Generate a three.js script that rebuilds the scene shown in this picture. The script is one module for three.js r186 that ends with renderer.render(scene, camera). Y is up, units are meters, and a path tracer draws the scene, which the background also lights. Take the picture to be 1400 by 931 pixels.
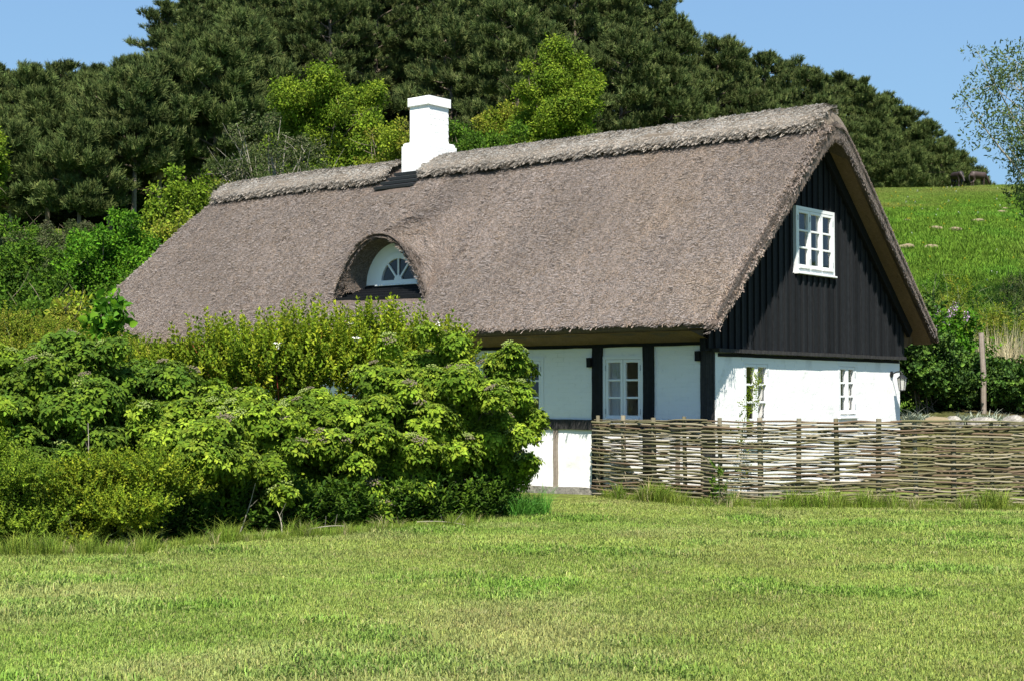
import * as THREE from 'three';
import { mergeGeometries, mergeVertices, toCreasedNormals } from 'three/addons/utils/BufferGeometryUtils.js';
import { MarchingCubes } from 'three/addons/objects/MarchingCubes.js';

// ---------------------------------------------------------------- camera, sky, sun, exposure
const scene = new THREE.Scene();
const EYE = 1.65;
const camera = new THREE.PerspectiveCamera(24.8, 1400 / 931, 0.1, 3000);
camera.position.set(0, EYE, 0);
camera.rotation.set(THREE.MathUtils.degToRad(2.08), 0, 0);

const renderer = new THREE.WebGLRenderer();
renderer.toneMapping = THREE.LinearToneMapping;
renderer.toneMappingExposure = 2.0;
renderer.shadowMap.enabled = true;
renderer.shadowMap.type = THREE.PCFSoftShadowMap;

const SUN_ELEV = THREE.MathUtils.degToRad(57.5);
const SUN_AZ = THREE.MathUtils.degToRad(1.0);                  // clockwise from straight behind the camera
const sunDir = new THREE.Vector3(Math.sin(SUN_AZ) * Math.cos(SUN_ELEV), Math.sin(SUN_ELEV), Math.cos(SUN_AZ) * Math.cos(SUN_ELEV)).normalize();
{ // clear blue sky: air only, the colour follows elevation alone
  const W = 512, H = 256, data = new Float32Array(W * H * 4);
  const stops = [[0, [0.185, 0.315, 0.44]], [0.1, [0.17, 0.298, 0.437]], [0.18, [0.156, 0.28, 0.43]], [0.26, [0.138, 0.25, 0.41]], [0.5, [0.105, 0.205, 0.365]], [1.58, [0.07, 0.15, 0.31]]];
  for (let r = 0; r < H; r++) {
    const up = ((r + 0.5) / H - 0.5) * Math.PI, e = Math.max(0, up);
    let k = 0; while (k < stops.length - 2 && stops[k + 1][0] < e) k++;
    const t = Math.min(1, (e - stops[k][0]) / (stops[k + 1][0] - stops[k][0]));
    for (let c = 0; c < W; c++) {
      for (let q = 0; q < 3; q++) data[(r * W + c) * 4 + q] = stops[k][1][q] + (stops[k + 1][1][q] - stops[k][1][q]) * t;
      data[(r * W + c) * 4 + 3] = 1;
    }
  }
  const t = new THREE.DataTexture(data, W, H, THREE.RGBAFormat, THREE.FloatType);
  t.mapping = THREE.EquirectangularReflectionMapping; t.magFilter = THREE.LinearFilter; t.minFilter = THREE.LinearFilter; t.needsUpdate = true;
  scene.background = t; scene.environment = t;
}
const sun = new THREE.DirectionalLight(new THREE.Color().setRGB(1, 0.955, 0.87), 4.8);
sun.name = 'sun';
sun.position.copy(sunDir).multiplyScalar(200).add(new THREE.Vector3(0, 0, -60));
sun.target.position.set(0, 0, -60);
sun.castShadow = true;
Object.assign(sun.shadow.camera, { left: -110, right: 110, top: 110, bottom: -110, near: 1, far: 500 });
sun.shadow.mapSize.set(4096, 4096);
scene.add(sun, sun.target);

// ---------------------------------------------------------------- helpers
const V = (x, y, z) => new THREE.Vector3(x, y, z);
const UP = V(0, 1, 0);
function rng(seed) { let a = (seed * 2654435761) | 0; return () => { a = (a + 0x6d2b79f5) | 0; let t = Math.imul(a ^ (a >>> 15), 1 | a); t = (t + Math.imul(t ^ (t >>> 7), 61 | t)) ^ t; return ((t ^ (t >>> 14)) >>> 0) / 4294967296; }; }
const hash = (x, y) => { let h = (Math.imul(x | 0, 374761393) + Math.imul(y | 0, 668265263)) | 0; h = Math.imul(h ^ (h >>> 13), 1274126177); return ((h ^ (h >>> 16)) >>> 0) / 4294967296; };
function noise(x, y) { const ix = Math.floor(x), iy = Math.floor(y), fx = x - ix, fy = y - iy, u = fx * fx * (3 - 2 * fx), v = fy * fy * (3 - 2 * fy); const a = hash(ix, iy), b = hash(ix + 1, iy), c = hash(ix, iy + 1), d = hash(ix + 1, iy + 1); return a + (b - a) * u + (c - a) * v + (a - b - c + d) * u * v; }
function fbm(x, y, o = 4) { let s = 0, a = 0.5, n = 0; for (let i = 0; i < o; i++) { s += a * noise(x, y); n += a; a *= 0.5; x = x * 2.03 + 17.1; y = y * 2.03 + 9.7; } return s / n; }
const sst = (a, b, x) => { const t = Math.min(1, Math.max(0, (x - a) / (b - a))); return t * t * (3 - 2 * t); };
const lerp = (a, b, t) => a + (b - a) * t;
const rgb = (r, g, b) => new THREE.Color().setRGB(r, g, b);
function knots(K, x) { if (x <= K[0][0]) return K[0][1]; for (let i = 1; i < K.length; i++) if (x <= K[i][0]) { const t = (x - K[i - 1][0]) / (K[i][0] - K[i - 1][0]); return K[i - 1][1] + (K[i][1] - K[i - 1][1]) * t; } return K[K.length - 1][1]; }
const used = new Map();
function numbered(n) { const c = used.get(n) || 0; used.set(n, c + 1); return c ? n + '_' + String(c).padStart(3, '0') : n; }
function shade(o) { o.traverse((m) => { if (m.isMesh) { m.castShadow = true; m.receiveShadow = true; } }); return o; }
function tag(o, label, category, group, kind) { if (label) o.userData.label = label; if (category) o.userData.category = category; if (group) o.userData.group = group; if (kind) o.userData.kind = kind; return o; }
function thing(name, label, category, pos = [0, 0, 0], turn = 0, group) { const g = new THREE.Group(); g.name = numbered(name); g.position.set(...pos); g.rotation.y = turn; tag(g, label, category, group); scene.add(g); return g; }
function part(name, geo, mat, parent, kind) { const m = new THREE.Mesh(geo, mat); m.name = name; if (kind) m.userData.kind = kind; parent.add(m); return m; }
function inst(name, geo, mat, items, parent, kind = 'stuff') {
  const m = new THREE.InstancedMesh(geo, mat, items.length); m.name = name; m.userData.kind = kind;
  for (let i = 0; i < items.length; i++) { m.setMatrixAt(i, items[i].m); m.setColorAt(i, items[i].c); }
  m.frustumCulled = false; parent.add(m); return m;
}
const _q = new THREE.Quaternion(), _q2 = new THREE.Quaternion();
function place(pos, dir, spin, s, s2 = s) { _q.setFromUnitVectors(UP, dir); _q2.setFromAxisAngle(UP, spin); _q.multiply(_q2); return new THREE.Matrix4().compose(pos, _q, V(s, s2, s)); }
function geoOf(pos, idx, uv) { const g = new THREE.BufferGeometry(); g.setAttribute('position', new THREE.Float32BufferAttribute(pos, 3)); if (idx) g.setIndex(idx); if (uv) g.setAttribute('uv', new THREE.Float32BufferAttribute(uv, 2)); g.computeVertexNormals(); return g; }
function tinted(g, per, lo, hi, seed = 1) { // every piece of a cluster has its own tone
  const R = rng(seed + 400), n = g.attributes.position.count, c = new Float32Array(n * 3); let k = 1, w = 0; for (let i = 0; i < n; i++) { if (i % per === 0) { k = lo + (hi - lo) * R(); w = (R() - .5) * .16; } c[i * 3] = k * (1 + w); c[i * 3 + 1] = k; c[i * 3 + 2] = k * (1 - w); } g.setAttribute('color', new THREE.BufferAttribute(c, 3)); return g;
}
function metreUV(g, ox = 0, oy = 0) { // uv in metres by the face's main direction
  if (g.index) g = g.toNonIndexed();
  const p = g.attributes.position; g.computeVertexNormals(); const n = g.attributes.normal, uv = new Float32Array(p.count * 2);
  for (let i = 0; i < p.count; i += 3) {
    let ax = 0, ay = 0, az = 0; for (let k = 0; k < 3; k++) { ax += Math.abs(n.getX(i + k)); ay += Math.abs(n.getY(i + k)); az += Math.abs(n.getZ(i + k)); }
    for (let k = 0; k < 3; k++) { const x = p.getX(i + k), y = p.getY(i + k), z = p.getZ(i + k); const [u, v] = ax >= ay && ax >= az ? [z, y] : ay >= az ? [x, z] : [x, y]; uv[(i + k) * 2] = u + ox; uv[(i + k) * 2 + 1] = v + oy; }
  }
  g.setAttribute('uv', new THREE.BufferAttribute(uv, 2)); return g;
}
function bx(w, h, d, x = 0, y = 0, z = 0) { const g = new THREE.BoxGeometry(w, h, d); g.translate(x, y, z); return g; }
function chamfer(w, h, d, b, x = 0, y = 0, z = 0) { // a box with bevelled edges
  const s = new THREE.Shape(); const a = w / 2 - b, c = h / 2 - b; s.moveTo(-a, -c); s.lineTo(a, -c); s.lineTo(a, c); s.lineTo(-a, c); s.closePath();
  const g = new THREE.ExtrudeGeometry(s, { depth: d - 2 * b, bevelEnabled: true, bevelThickness: b, bevelSize: b, bevelSegments: 1 }); g.translate(x, y, z - d / 2 + b); return g;
}
let beamSeed = 0;
function beam(w, h, d, x, y, z, amp = 0.007) { // hand-hewn timber
  const n = (l) => Math.max(1, Math.round(l / 0.09)); const g = new THREE.BoxGeometry(w, h, d, Math.min(n(w), 60), n(h), n(d)); const p = g.attributes.position; const o = (beamSeed += 13.7);
  for (let i = 0; i < p.count; i++) { const a = p.getX(i), b = p.getY(i), c = p.getZ(i); p.setXYZ(i, a + (fbm(b * 3 + o, c * 3 + a * .7, 2) - .5) * amp * 3, b + (fbm(a * 2.5 + o, c * 3 + 5, 2) - .5) * amp * 3, c + (fbm(a * 3 + 9, b * 3 + o, 2) - .5) * amp * 2.5); }
  g.translate(x, y, z); return metreUV(g, o, o * .7);
}
function tube(pts, radii, seg = 6, cap = true) { // tapered tube through points
  const pos = [], idx = [], uv = [], n = pts.length; let nrm = null, len = 0;
  for (let i = 0; i < n; i++) {
    const t = V().subVectors(pts[Math.min(n - 1, i + 1)], pts[Math.max(0, i - 1)]).normalize();
    if (!nrm) { nrm = Math.abs(t.y) > .9 ? V(1, 0, 0) : V(0, 1, 0); }
    nrm = nrm.clone().addScaledVector(t, -nrm.dot(t)).normalize(); const b = V().crossVectors(t, nrm);
    if (i) len += pts[i].distanceTo(pts[i - 1]);
    for (let k = 0; k <= seg; k++) { const a = k / seg * Math.PI * 2, c = Math.cos(a) * radii[i], s = Math.sin(a) * radii[i]; pos.push(pts[i].x + nrm.x * c + b.x * s, pts[i].y + nrm.y * c + b.y * s, pts[i].z + nrm.z * c + b.z * s); uv.push(k / seg * .3, len); }
    if (i) for (let k = 0; k < seg; k++) { const o = (i - 1) * (seg + 1) + k; idx.push(o, o + 1, o + seg + 1, o + 1, o + seg + 2, o + seg + 1); }
  }
  if (cap) for (const e of [0, n - 1]) { const c = pos.length / 3; pos.push(pts[e].x, pts[e].y, pts[e].z); uv.push(.1, e ? len : 0); for (let k = 0; k < seg; k++) { const o = e * (seg + 1) + k; e ? idx.push(o, o + 1, c) : idx.push(o, c, o + 1); } }
  return geoOf(pos, idx, uv);
}
function dataTex(n, fn, srgb = true, rep = 1) {
  const d = new Uint8Array(n * n * 4);
  for (let y = 0; y < n; y++) for (let x = 0; x < n; x++) { const c = fn(x / n, y / n, x, y), o = (y * n + x) * 4; d[o] = Math.max(0, Math.min(255, c[0])); d[o + 1] = Math.max(0, Math.min(255, c[1])); d[o + 2] = Math.max(0, Math.min(255, c[2])); d[o + 3] = 255; }
  const t = new THREE.DataTexture(d, n, n); t.wrapS = t.wrapT = THREE.RepeatWrapping; t.magFilter = THREE.LinearFilter; t.minFilter = THREE.LinearMipmapLinearFilter; t.generateMipmaps = true; if (srgb) t.colorSpace = THREE.SRGBColorSpace; t.repeat.set(rep, rep); t.needsUpdate = true; return t;
}
// tileable noise: blends the four wraps
const tnoise = (u, v, f, o = 3) => { const a = fbm(u * f, v * f, o), b = fbm((u - 1) * f, v * f, o), c = fbm(u * f, (v - 1) * f, o), d = fbm((u - 1) * f, (v - 1) * f, o); const q = sst(.0, 1, u), w = sst(0, 1, v); return lerp(lerp(a, b, q), lerp(c, d, q), w); };

// ---------------------------------------------------------------- house frame of reference (corner nearest the lawn), terrain
const HOUSE = V(3.242, 0, -24.6), TURN = THREE.MathUtils.degToRad(-39);
const HX = V(Math.cos(-TURN), 0, Math.sin(-TURN)), HZ = V(-Math.sin(-TURN), 0, Math.cos(-TURN)); // gable outward, front outward
const hillRight = [[0, 0], [26.5, 0], [28.3, .35], [30.3, 1.2], [37, 1.75], [44, 2.9], [52, 4.9], [70, 9], [100, 14.2], [126, 18.2], [140, 19.7], [155, 20.2], [220, 18], [600, 8], [1500, 2]];
const hillLeft = [[0, 0], [41, 0], [47, 1.2], [56, 4.2], [70, 8.4], [100, 14.2], [126, 18.2], [140, 19.7], [155, 20.2], [220, 18], [600, 8], [1500, 2]];
function smoothK(K, d) { return (knots(K, d - 2) + 2 * knots(K, d) + knots(K, d + 2)) / 4; }
function ground(x, z) {
  const d = -z; const lx = (x - HOUSE.x) * HX.x + (z - HOUSE.z) * HX.z;
  const lz = (x - HOUSE.x) * HZ.x + (z - HOUSE.z) * HZ.z, w = Math.max(sst(.15, .8, lx), sst(6.95, 7.6, -lz) * sst(-6, 0, lx)); const far = sst(40, 60, d);
  let y = lerp(smoothK(hillLeft, d), smoothK(hillRight, d), Math.max(w, 0));
  y += far * (noise(x * .06 + 3, z * .06) - .5) * 1.4 + far * sst(20, 60, x) * (x - 25) * .03;
  y += (fbm(x * .5 + 40, z * .5, 2) - .5) * .05 * (d < 40 ? 1 : 1 + far * 4);
  return y;
}
const at = (px, d) => (px - 700) / 2117 * d;                 // where a bearing of the photograph lies at a distance
const hgt = (py, d) => EYE + (542 - py) / 2117 * d;
const onGround = (px, d) => [at(px, d), ground(at(px, d), -d), -d];

// ---------------------------------------------------------------- materials
const M = {};
{
  const R = rng(5);
  // thatch: weathered straw stems, dashes in all lengths
  const n = 1024, a = new Float32Array(n * n).fill(.5);
  for (let i = 0; i < 42000; i++) {
    const x0 = R() * n, y0 = R() * n, an = (R() - .5) * 1.6 + Math.PI / 2, l = 8 + R() * 26, v = R(), w = R() < .4 ? 2 : 1;
    for (let t = 0; t < l; t++) for (let k = 0; k < w; k++) { const x = ((x0 + Math.cos(an) * t + k) % n + n) % n | 0, y = ((y0 + Math.sin(an) * t) % n + n) % n | 0; a[y * n + x] = a[y * n + x] * .25 + v * .75; }
  }
  const tex = (lo, hi) => dataTex(n, (u, v, x, y) => { const k = a[y * n + x] * .8 + tnoise(u, v, 9) * .3; return [0, 1, 2].map((c) => lerp(lo[c], hi[c], k)); });
  const bump = dataTex(n, (u, v, x, y) => { const k = a[y * n + x] * 255; return [k, k, k]; }, false, .5);
  const map = tex([56, 47, 41], [128, 112, 101]); map.repeat.set(.5, .5);
  M.thatch = new THREE.MeshStandardMaterial({ map, bumpMap: bump, bumpScale: .012, roughness: 1 });
  const map2 = tex([72, 63, 54], [150, 136, 119]); map2.repeat.set(.5, .5);
  M.ridge = new THREE.MeshStandardMaterial({ map: map2, bumpMap: bump, bumpScale: .02, roughness: 1 });
  const map3 = tex([78, 61, 44], [146, 120, 90]); map3.repeat.set(.5, .5);
  M.soffit = new THREE.MeshStandardMaterial({ map: map3, bumpMap: bump, bumpScale: .012, roughness: 1 });
  M.reed = new THREE.MeshPhysicalMaterial({ color: 0xffffff, roughness: 1, specularIntensity: .2, vertexColors: true });
  // lime wash
  const lb = dataTex(512, (u, v) => { const k = 255 * (tnoise(u, v, 10, 4) * .7 + tnoise(u, v, 40, 2) * .3); return [k, k, k]; }, false, .6);
  const lc = dataTex(512, (u, v) => { const k = tnoise(u + .3, v, 6, 4), s = tnoise(u, v + .4, 30, 3); const q = 236 - Math.max(0, k - .58) * 120 - Math.max(0, s - .62) * 60; return [q, q - 1, q - 4]; }, true, .37);
  M.lime = new THREE.MeshStandardMaterial({ map: lc, bumpMap: lb, bumpScale: .012, roughness: .95 });
  M.limeSmooth = new THREE.MeshStandardMaterial({ map: lc, bumpMap: lb, bumpScale: .008, roughness: .95 });
  M.whitePaint = new THREE.MeshStandardMaterial({ color: rgb(.80, .80, .79), roughness: .45 });
  // tarred wood
  const grain = (c0, c1, f = 1) => dataTex(512, (u, v) => { const g = tnoise(u * 1, v, 5, 2), s = hash(Math.floor(u * 160 + g * 6), 3), q = tnoise(u, v, 24, 2), k = s * .5 + q * .5; return [0, 1, 2].map((c) => lerp(c0[c], c1[c], k * f)); });
  const gb = dataTex(512, (u, v) => { const g = tnoise(u, v, 5, 2), k = 255 * hash(Math.floor(u * 160 + g * 6), 3); return [k, k, k]; }, false);
  M.tar = new THREE.MeshPhysicalMaterial({ specularIntensity: .35, map: grain([17, 18, 20], [44, 46, 49]), bumpMap: gb, bumpScale: .004, roughness: .75 });
  M.tarOld = new THREE.MeshPhysicalMaterial({ specularIntensity: .35, map: grain([36, 35, 36], [76, 74, 72]), bumpMap: gb, bumpScale: .005, roughness: .85 });
  M.tar2 = new THREE.MeshPhysicalMaterial({ specularIntensity: .35, map: grain([20, 21, 23], [52, 54, 57]), bumpMap: gb, bumpScale: .004, roughness: .72 });
  M.tar3 = new THREE.MeshPhysicalMaterial({ specularIntensity: .35, map: grain([13, 14, 16], [36, 38, 41]), bumpMap: gb, bumpScale: .004, roughness: .75 });
  M.greyWood = new THREE.MeshStandardMaterial({ map: grain([112, 98, 86], [172, 160, 148]), bumpMap: gb, bumpScale: .005, roughness: .95 });
  M.iron = new THREE.MeshStandardMaterial({ color: rgb(.02, .021, .023), roughness: .5, metalness: .4 });
  M.hinge = new THREE.MeshStandardMaterial({ color: rgb(.42, .44, .46), roughness: .5, metalness: .3 });
  M.lead = new THREE.MeshStandardMaterial({ map: grain([30, 31, 34], [60, 61, 64]), roughness: .6 });
  M.glass = new THREE.MeshPhysicalMaterial({ color: 0xffffff, transmission: 1, thickness: 0, roughness: .03, ior: 1.5 });
  M.lampGlass = new THREE.MeshPhysicalMaterial({ color: rgb(.95, .93, .86), transmission: .55, thickness: 0, roughness: .6, ior: 1.5 });
  M.curtain = new THREE.MeshPhysicalMaterial({ color: rgb(.78, .78, .74), transmission: .2, thickness: 0, roughness: 1, side: THREE.DoubleSide });
  M.plaster = new THREE.MeshStandardMaterial({ color: rgb(.66, .63, .57), roughness: .9 });
  M.floor = new THREE.MeshStandardMaterial({ map: grain([128, 92, 60], [176, 136, 94]), roughness: .7 });
  M.stone = new THREE.MeshStandardMaterial({ map: dataTex(512, (u, v) => { const k = tnoise(u, v, 12, 4), s = tnoise(u, v + .2, 50, 2); const q = 74 + k * 110 + (s - .5) * 60; return [q, q * .96, q * .9]; }), roughness: .95, bumpMap: lb, bumpScale: .02 });
  M.bark = new THREE.MeshStandardMaterial({ map: dataTex(256, (u, v) => { const k = tnoise(u, v, 14, 3), s = hash(Math.floor(u * 40 + k * 5), 8); const q = 60 + k * 70 + s * 30; return [q * 1.06, q * .94, q * .8]; }), roughness: 1 });
  M.barkPale = new THREE.MeshStandardMaterial({ color: rgb(.30, .27, .21), roughness: 1 });
  M.barkPine = new THREE.MeshStandardMaterial({ color: rgb(.21, .175, .13), roughness: 1 });
  M.redStem = new THREE.MeshStandardMaterial({ color: rgb(.34, .05, .035), roughness: .6 });
  M.greenStem = new THREE.MeshStandardMaterial({ color: rgb(.10, .13, .04), roughness: .8 });
  M.leaf = new THREE.MeshPhysicalMaterial({ color: 0xffffff, transmission: .36, thickness: 0, roughness: 1, specularIntensity: .15, side: THREE.DoubleSide, vertexColors: true });
  M.glossLeaf = new THREE.MeshPhysicalMaterial({ color: 0xffffff, transmission: .25, thickness: 0, roughness: .7, specularIntensity: .3, side: THREE.DoubleSide, vertexColors: true });
  M.needle = new THREE.MeshPhysicalMaterial({ color: 0xffffff, roughness: .9, specularIntensity: .2, side: THREE.DoubleSide, vertexColors: true });
  M.grass = new THREE.MeshPhysicalMaterial({ color: 0xffffff, transmission: .3, thickness: 0, roughness: 1, specularIntensity: .15, side: THREE.DoubleSide, vertexColors: true });
  M.petal = new THREE.MeshStandardMaterial({ color: 0xffffff, roughness: .9, side: THREE.DoubleSide });
  const gd = dataTex(1024, (u, v) => { const k = tnoise(u, v, 20, 4), f = tnoise(u + .5, v, 120, 2); const q = .55 + k * .55 + (f - .5) * .5; return [215 * q, 215 * q, 205 * q]; }, true, 1 / 5);
  const gbm = dataTex(512, (u, v) => { const k = 255 * (tnoise(u, v, 60, 3)); return [k, k, k]; }, false, 1 / 3);
  M.ground = new THREE.MeshPhysicalMaterial({ specularIntensity: .1, map: gd, bumpMap: gbm, bumpScale: .03, roughness: 1, vertexColors: true });
  M.soil = new THREE.MeshStandardMaterial({ color: rgb(.21, .165, .10), roughness: 1, bumpMap: lb, bumpScale: .05 });
}

// ---------------------------------------------------------------- ground
function lawnTint(x, z) { // colour of the turf: patches of green, straw-dry and mossy grass
  const big = fbm(x * .25 + 7, z * .3 + 3, 3), mid = fbm(x * 1.6 + 31, z * 1.8, 3), dry = sst(.5, .76, fbm(x * .55 + 50, z * .75 + 20, 4)), lush = sst(.60, .74, fbm(x * .95 + 90, z * 1.15 + 60, 3)), moss = sst(.58, .7, fbm(x * .8 + 9, z * 1.1 + 77, 4));
  const c = rgb(.25, .31, .07); c.lerp(rgb(.205, .295, .055), sst(.4, .65, big)); c.lerp(rgb(.36, .345, .15), dry * .42); c.lerp(rgb(.24, .19, .09), moss * .18); c.lerp(rgb(.14, .28, .032), lush * .6);
  return c.multiplyScalar(.72 + mid * .56);
}
function meadowTint(x, z) {
  const a = fbm(x * .12, z * .07 + 5, 3), b = fbm(x * .5 + 3, z * .3, 3), e = fbm(x * .05 + 8, z * .03 + 1, 2); const c = rgb(.125, .215, .022); c.lerp(rgb(.20, .235, .045), sst(.42, .7, a)); c.lerp(rgb(.085, .19, .018), sst(.5, .7, b) * .7); c.lerp(rgb(.22, .21, .065), sst(95, 125, -z) * .6 * e * 1.6); return c.multiplyScalar(.8 + b * .4);
}
const forestAt = (x, z) => { const d = -z; return sst(84, 90, d) * (1 - sst(15, 22, x - (d - 90) * .1)); };
{
  const xs = [], zs = [];
  for (let x = -900; x < -60; x += 40) xs.push(x); for (let x = -60; x < -14; x += 2) xs.push(x); for (let x = -14; x < 14; x += .35) xs.push(x); for (let x = 14; x < 70; x += 1.2) xs.push(x); for (let x = 70; x <= 900; x += 40) xs.push(x);
  for (let z = 60; z > 0; z -= 10) zs.push(z); for (let z = 0; z > -8; z -= 1) zs.push(z); for (let z = -8; z > -44; z -= .35) zs.push(z); for (let z = -44; z > -170; z -= 1.2) zs.push(z); for (let z = -170; z >= -1500; z -= 60) zs.push(z);
  const pos = [], idx = [], uv = [], col = [];
  for (const z of zs) for (const x of xs) {
    pos.push(x, ground(x, z), z); uv.push(x, -z);
    let c = lawnTint(x, z).lerp(meadowTint(x, z), sst(27, 33, -z));
    c.lerp(rgb(.16, .125, .075), forestAt(x, z)); // needle litter
    if (x > 3) c.lerp(rgb(.15, .12, .07), sst(25.5, 27, -z) * (1 - sst(32.5, 35, -z)) * (.6 + .4 * noise(x * 2, z * 2)));
    col.push(c.r, c.g, c.b);
  }
  const w = xs.length; for (let j = 0; j < zs.length - 1; j++) for (let i = 0; i < w - 1; i++) { const o = j * w + i; idx.push(o, o + 1, o + w, o + 1, o + w + 1, o + w); }
  const g = geoOf(pos, idx, uv); g.setAttribute('color', new THREE.Float32BufferAttribute(col, 3));
  const m = part('ground', g, M.ground, scene, 'structure'); tag(m, 'mown lawn rising behind the cottage into a grassy hill', 'ground', null, 'structure');
}
console.log('ground');

// ---------------------------------------------------------------- the cottage (x out of the gable, z out of the front, s = -x along the front)
const house = thing('thatched_cottage', 'whitewashed half-timbered cottage with grey thatched roof and black boarded gable', 'cottage', [HOUSE.x, 0, HOUSE.z], TURN);
const W = 6.74, LEN = 15.1, XR = .46, XL = -15.55;             // depth of the house, its length, the verges of the roof
const SLOPE = .985, APEX = 6.80, USLOPE = .91, UAPEX = 6.38, MID = W / 2; // thatch outer plane, its underside
const plane = (v) => APEX - SLOPE * (Math.sqrt((MID - v) ** 2 + .085) - .095);
const thick = (v) => APEX - UAPEX - (SLOPE - USLOPE) * Math.abs(MID - v);
const DS = 7.37, DH = 1.2, DV = -.05;                       // eyebrow dormer: centre along the front, half width, depth of its lip
const crown = (v) => 4.70 + .42 * (v - DV);
function hood(s, v) { const q = (s - DS) / DH; return crown(v) - (crown(DV) - plane(DV)) * Math.pow(Math.abs(q), 2.25); }
function outer(x, v) { // height of the thatch on the front slope
  const s = -x, p = plane(v); if (v < DV || Math.abs(s - DS) > 3) return p;
  const h = hood(s, v), k = Math.min(.75, .12 + .55 * (v - DV)), t = Math.max(0, Math.min(1, .5 + .5 * (h - p) / k)); return lerp(p, h, t) + k * t * (1 - t) * .5;
}
const splay = (x, v) => x - 1.2 * Math.max(0, Math.min(1, (MID - v) / 4.1)) * sst(-11.5, -15.5, x); // the far end runs out lower down
const uneven = (x, v) => (fbm(x * .8, v * .9 + 4, 3) - .5) * .10 + (fbm(x * 5, v * 5, 2) - .5) * .03;
// ---- walls
{
  const holeRect = (s, x0, x1, y0, y1) => { const h = new THREE.Path(); h.moveTo(x0, y0); h.lineTo(x0, y1); h.lineTo(x1, y1); h.lineTo(x1, y0); h.closePath(); s.holes.push(h); };
  const rect = (x0, x1, y0, y1) => { const s = new THREE.Shape(); s.moveTo(x0, y0); s.lineTo(x1, y0); s.lineTo(x1, y1); s.lineTo(x0, y1); s.closePath(); return s; };
  const FW = [[1.38, 2.20], [3.46, 4.28], [6.3, 7.12], [9.2, 10.02], [11.6, 12.42]], WY0 = 1.21, WY1 = 2.33;
  const GA = [.86, 1.70, .86, 2.24], GB = [4.19, 4.89, 1.29, 2.24];
  let s = rect(-LEN, -.287, .08, 2.66); for (const [a, b] of FW) holeRect(s, -b, -a, WY0, WY1);
  let g = new THREE.ExtrudeGeometry(s, { depth: .28, bevelEnabled: false }); g.translate(0, 0, -.28);
  const fw = part('wall', metreUV(g), M.limeSmooth, house);
  s = rect(.28, W - .28, .08, 2.36); for (const [a, b, c, d] of [GA, GB]) holeRect(s, a, b, c, d);
  // plaster of the gable wall is lumpy: subdivide its outer face
  g = new THREE.ExtrudeGeometry(rect(0, W, .08, 2.36), { depth: .01, bevelEnabled: false });
  const gw = rect(0, W, .08, 2.36); for (const [a, b, c, d] of [GA, GB]) holeRect(gw, a, b, c, d);
  g = new THREE.ExtrudeGeometry(gw, { depth: .28, bevelEnabled: false }); g.rotateY(Math.PI / 2); g.translate(-.285, 0, 0); // shape x -> -z
  part('wall', metreUV(g), M.lime, house);
  part('wall', metreUV(bx(LEN - .3, 2.58, .28, -LEN / 2 - .15, 1.37, -W + .14)), M.limeSmooth, house);
  part('wall', metreUV(bx(.28, 2.58, W - .57, -LEN + .14, 1.37, -W / 2)), M.limeSmooth, house);
  part('floor', metreUV(bx(LEN - .56, .1, W - .56, -LEN / 2, .15, -W / 2)), M.floor, house);
  part('ceiling', metreUV(bx(LEN - .6, .06, W - .6, -LEN / 2, 2.5, -W / 2)), M.plaster, house);
  const inner = part('partition_wall', metreUV(bx(.1, 2.3, W - .6, -2.95, 1.3, -W / 2)), M.plaster, house);
  // stone plinth
  for (const [w, d, x, z] of [[LEN, .16, -LEN / 2, -.03], [.14, W - .02, -.02, -W / 2]]) part('plinth', beam(w, .30, d, x, -.03, z, .012), M.stone, house);
  // whitewashed brick courses standing a little proud of two panels
  const bg = [0, 1, 2, 3].map((i) => metreUV(chamfer(.238, .0705, .012, .003), i * .31, i * .17)), R = rng(71);
  for (const [s0, s1] of [[.28, 1.17], [2.42, 3.44]]) for (let r = 0; r < 16; r++) for (let k = -1; k < 6; k++) {
    const y = 1.32 + r * .0745, c = s0 + (k + (r % 2) * .5) * .245 + .13, a = Math.max(s0 + .005, c - .116), b = Math.min(s1 - .005, c + .116); if (b - a < .05) continue;
    const m = part('brick', bg[(R() * 4) | 0], M.limeSmooth, fw); m.position.set(-(a + b) / 2, y, -.0045 + R() * .002); m.scale.x = (b - a) / .232; m.rotation.z = (R() - .5) * .012;
  }
  // ---- timber frame of the front
  part('wall_plate', beam(LEN + .02, .2, .14, -LEN / 2, 2.575, -.025), M.tar3, house);
  const posts = [[.014, .265], [1.17, 1.375], [2.205, 2.41], [4.30, 4.5], [6.1, 6.3], [7.13, 7.33], [9.0, 9.2], [10.03, 10.2], [11.4, 11.6], [12.43, 12.6], [14.85, 15.1]];
  posts.forEach(([a, b], i) => part('post', beam(b - a, 2.40, i ? .12 : .22, -(a + b) / 2, 1.29, i ? -.02 : -.075), i ? M.tar : M.tarOld, house));
  for (let i = 0; i < posts.length - 1; i++) { const a = posts[i][1], b = posts[i + 1][0]; if (i === 1) { part('rail', beam(b - a - .02, .13, .12, -(a + b) / 2, 1.13, -.03), M.tarOld, house); continue; } part('rail', beam(b - a, .17, .12, -(a + b) / 2, 1.185, -.025), M.tarOld, house); }
  for (const [a, b] of [[3.15, 3.245], [5.2, 5.3], [8.1, 8.2], [.68, .76]]) part('stud', beam(b - a, .99, .1, -(a + b) / 2, .605, -.035), M.greyWood, house);
  for (const [a, y] of [[2.45, 2.235], [.305, 2.30], [4.54, 2.25]]) part('tenon', beam(.09, .16, .16, -a, y, 0), M.tar3, house);
  // ---- boarded gable
  const under = (v) => UAPEX - USLOPE * Math.abs(MID - v) - .02, GW = [2.62, 4.04, 3.80, 4.95];
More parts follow.
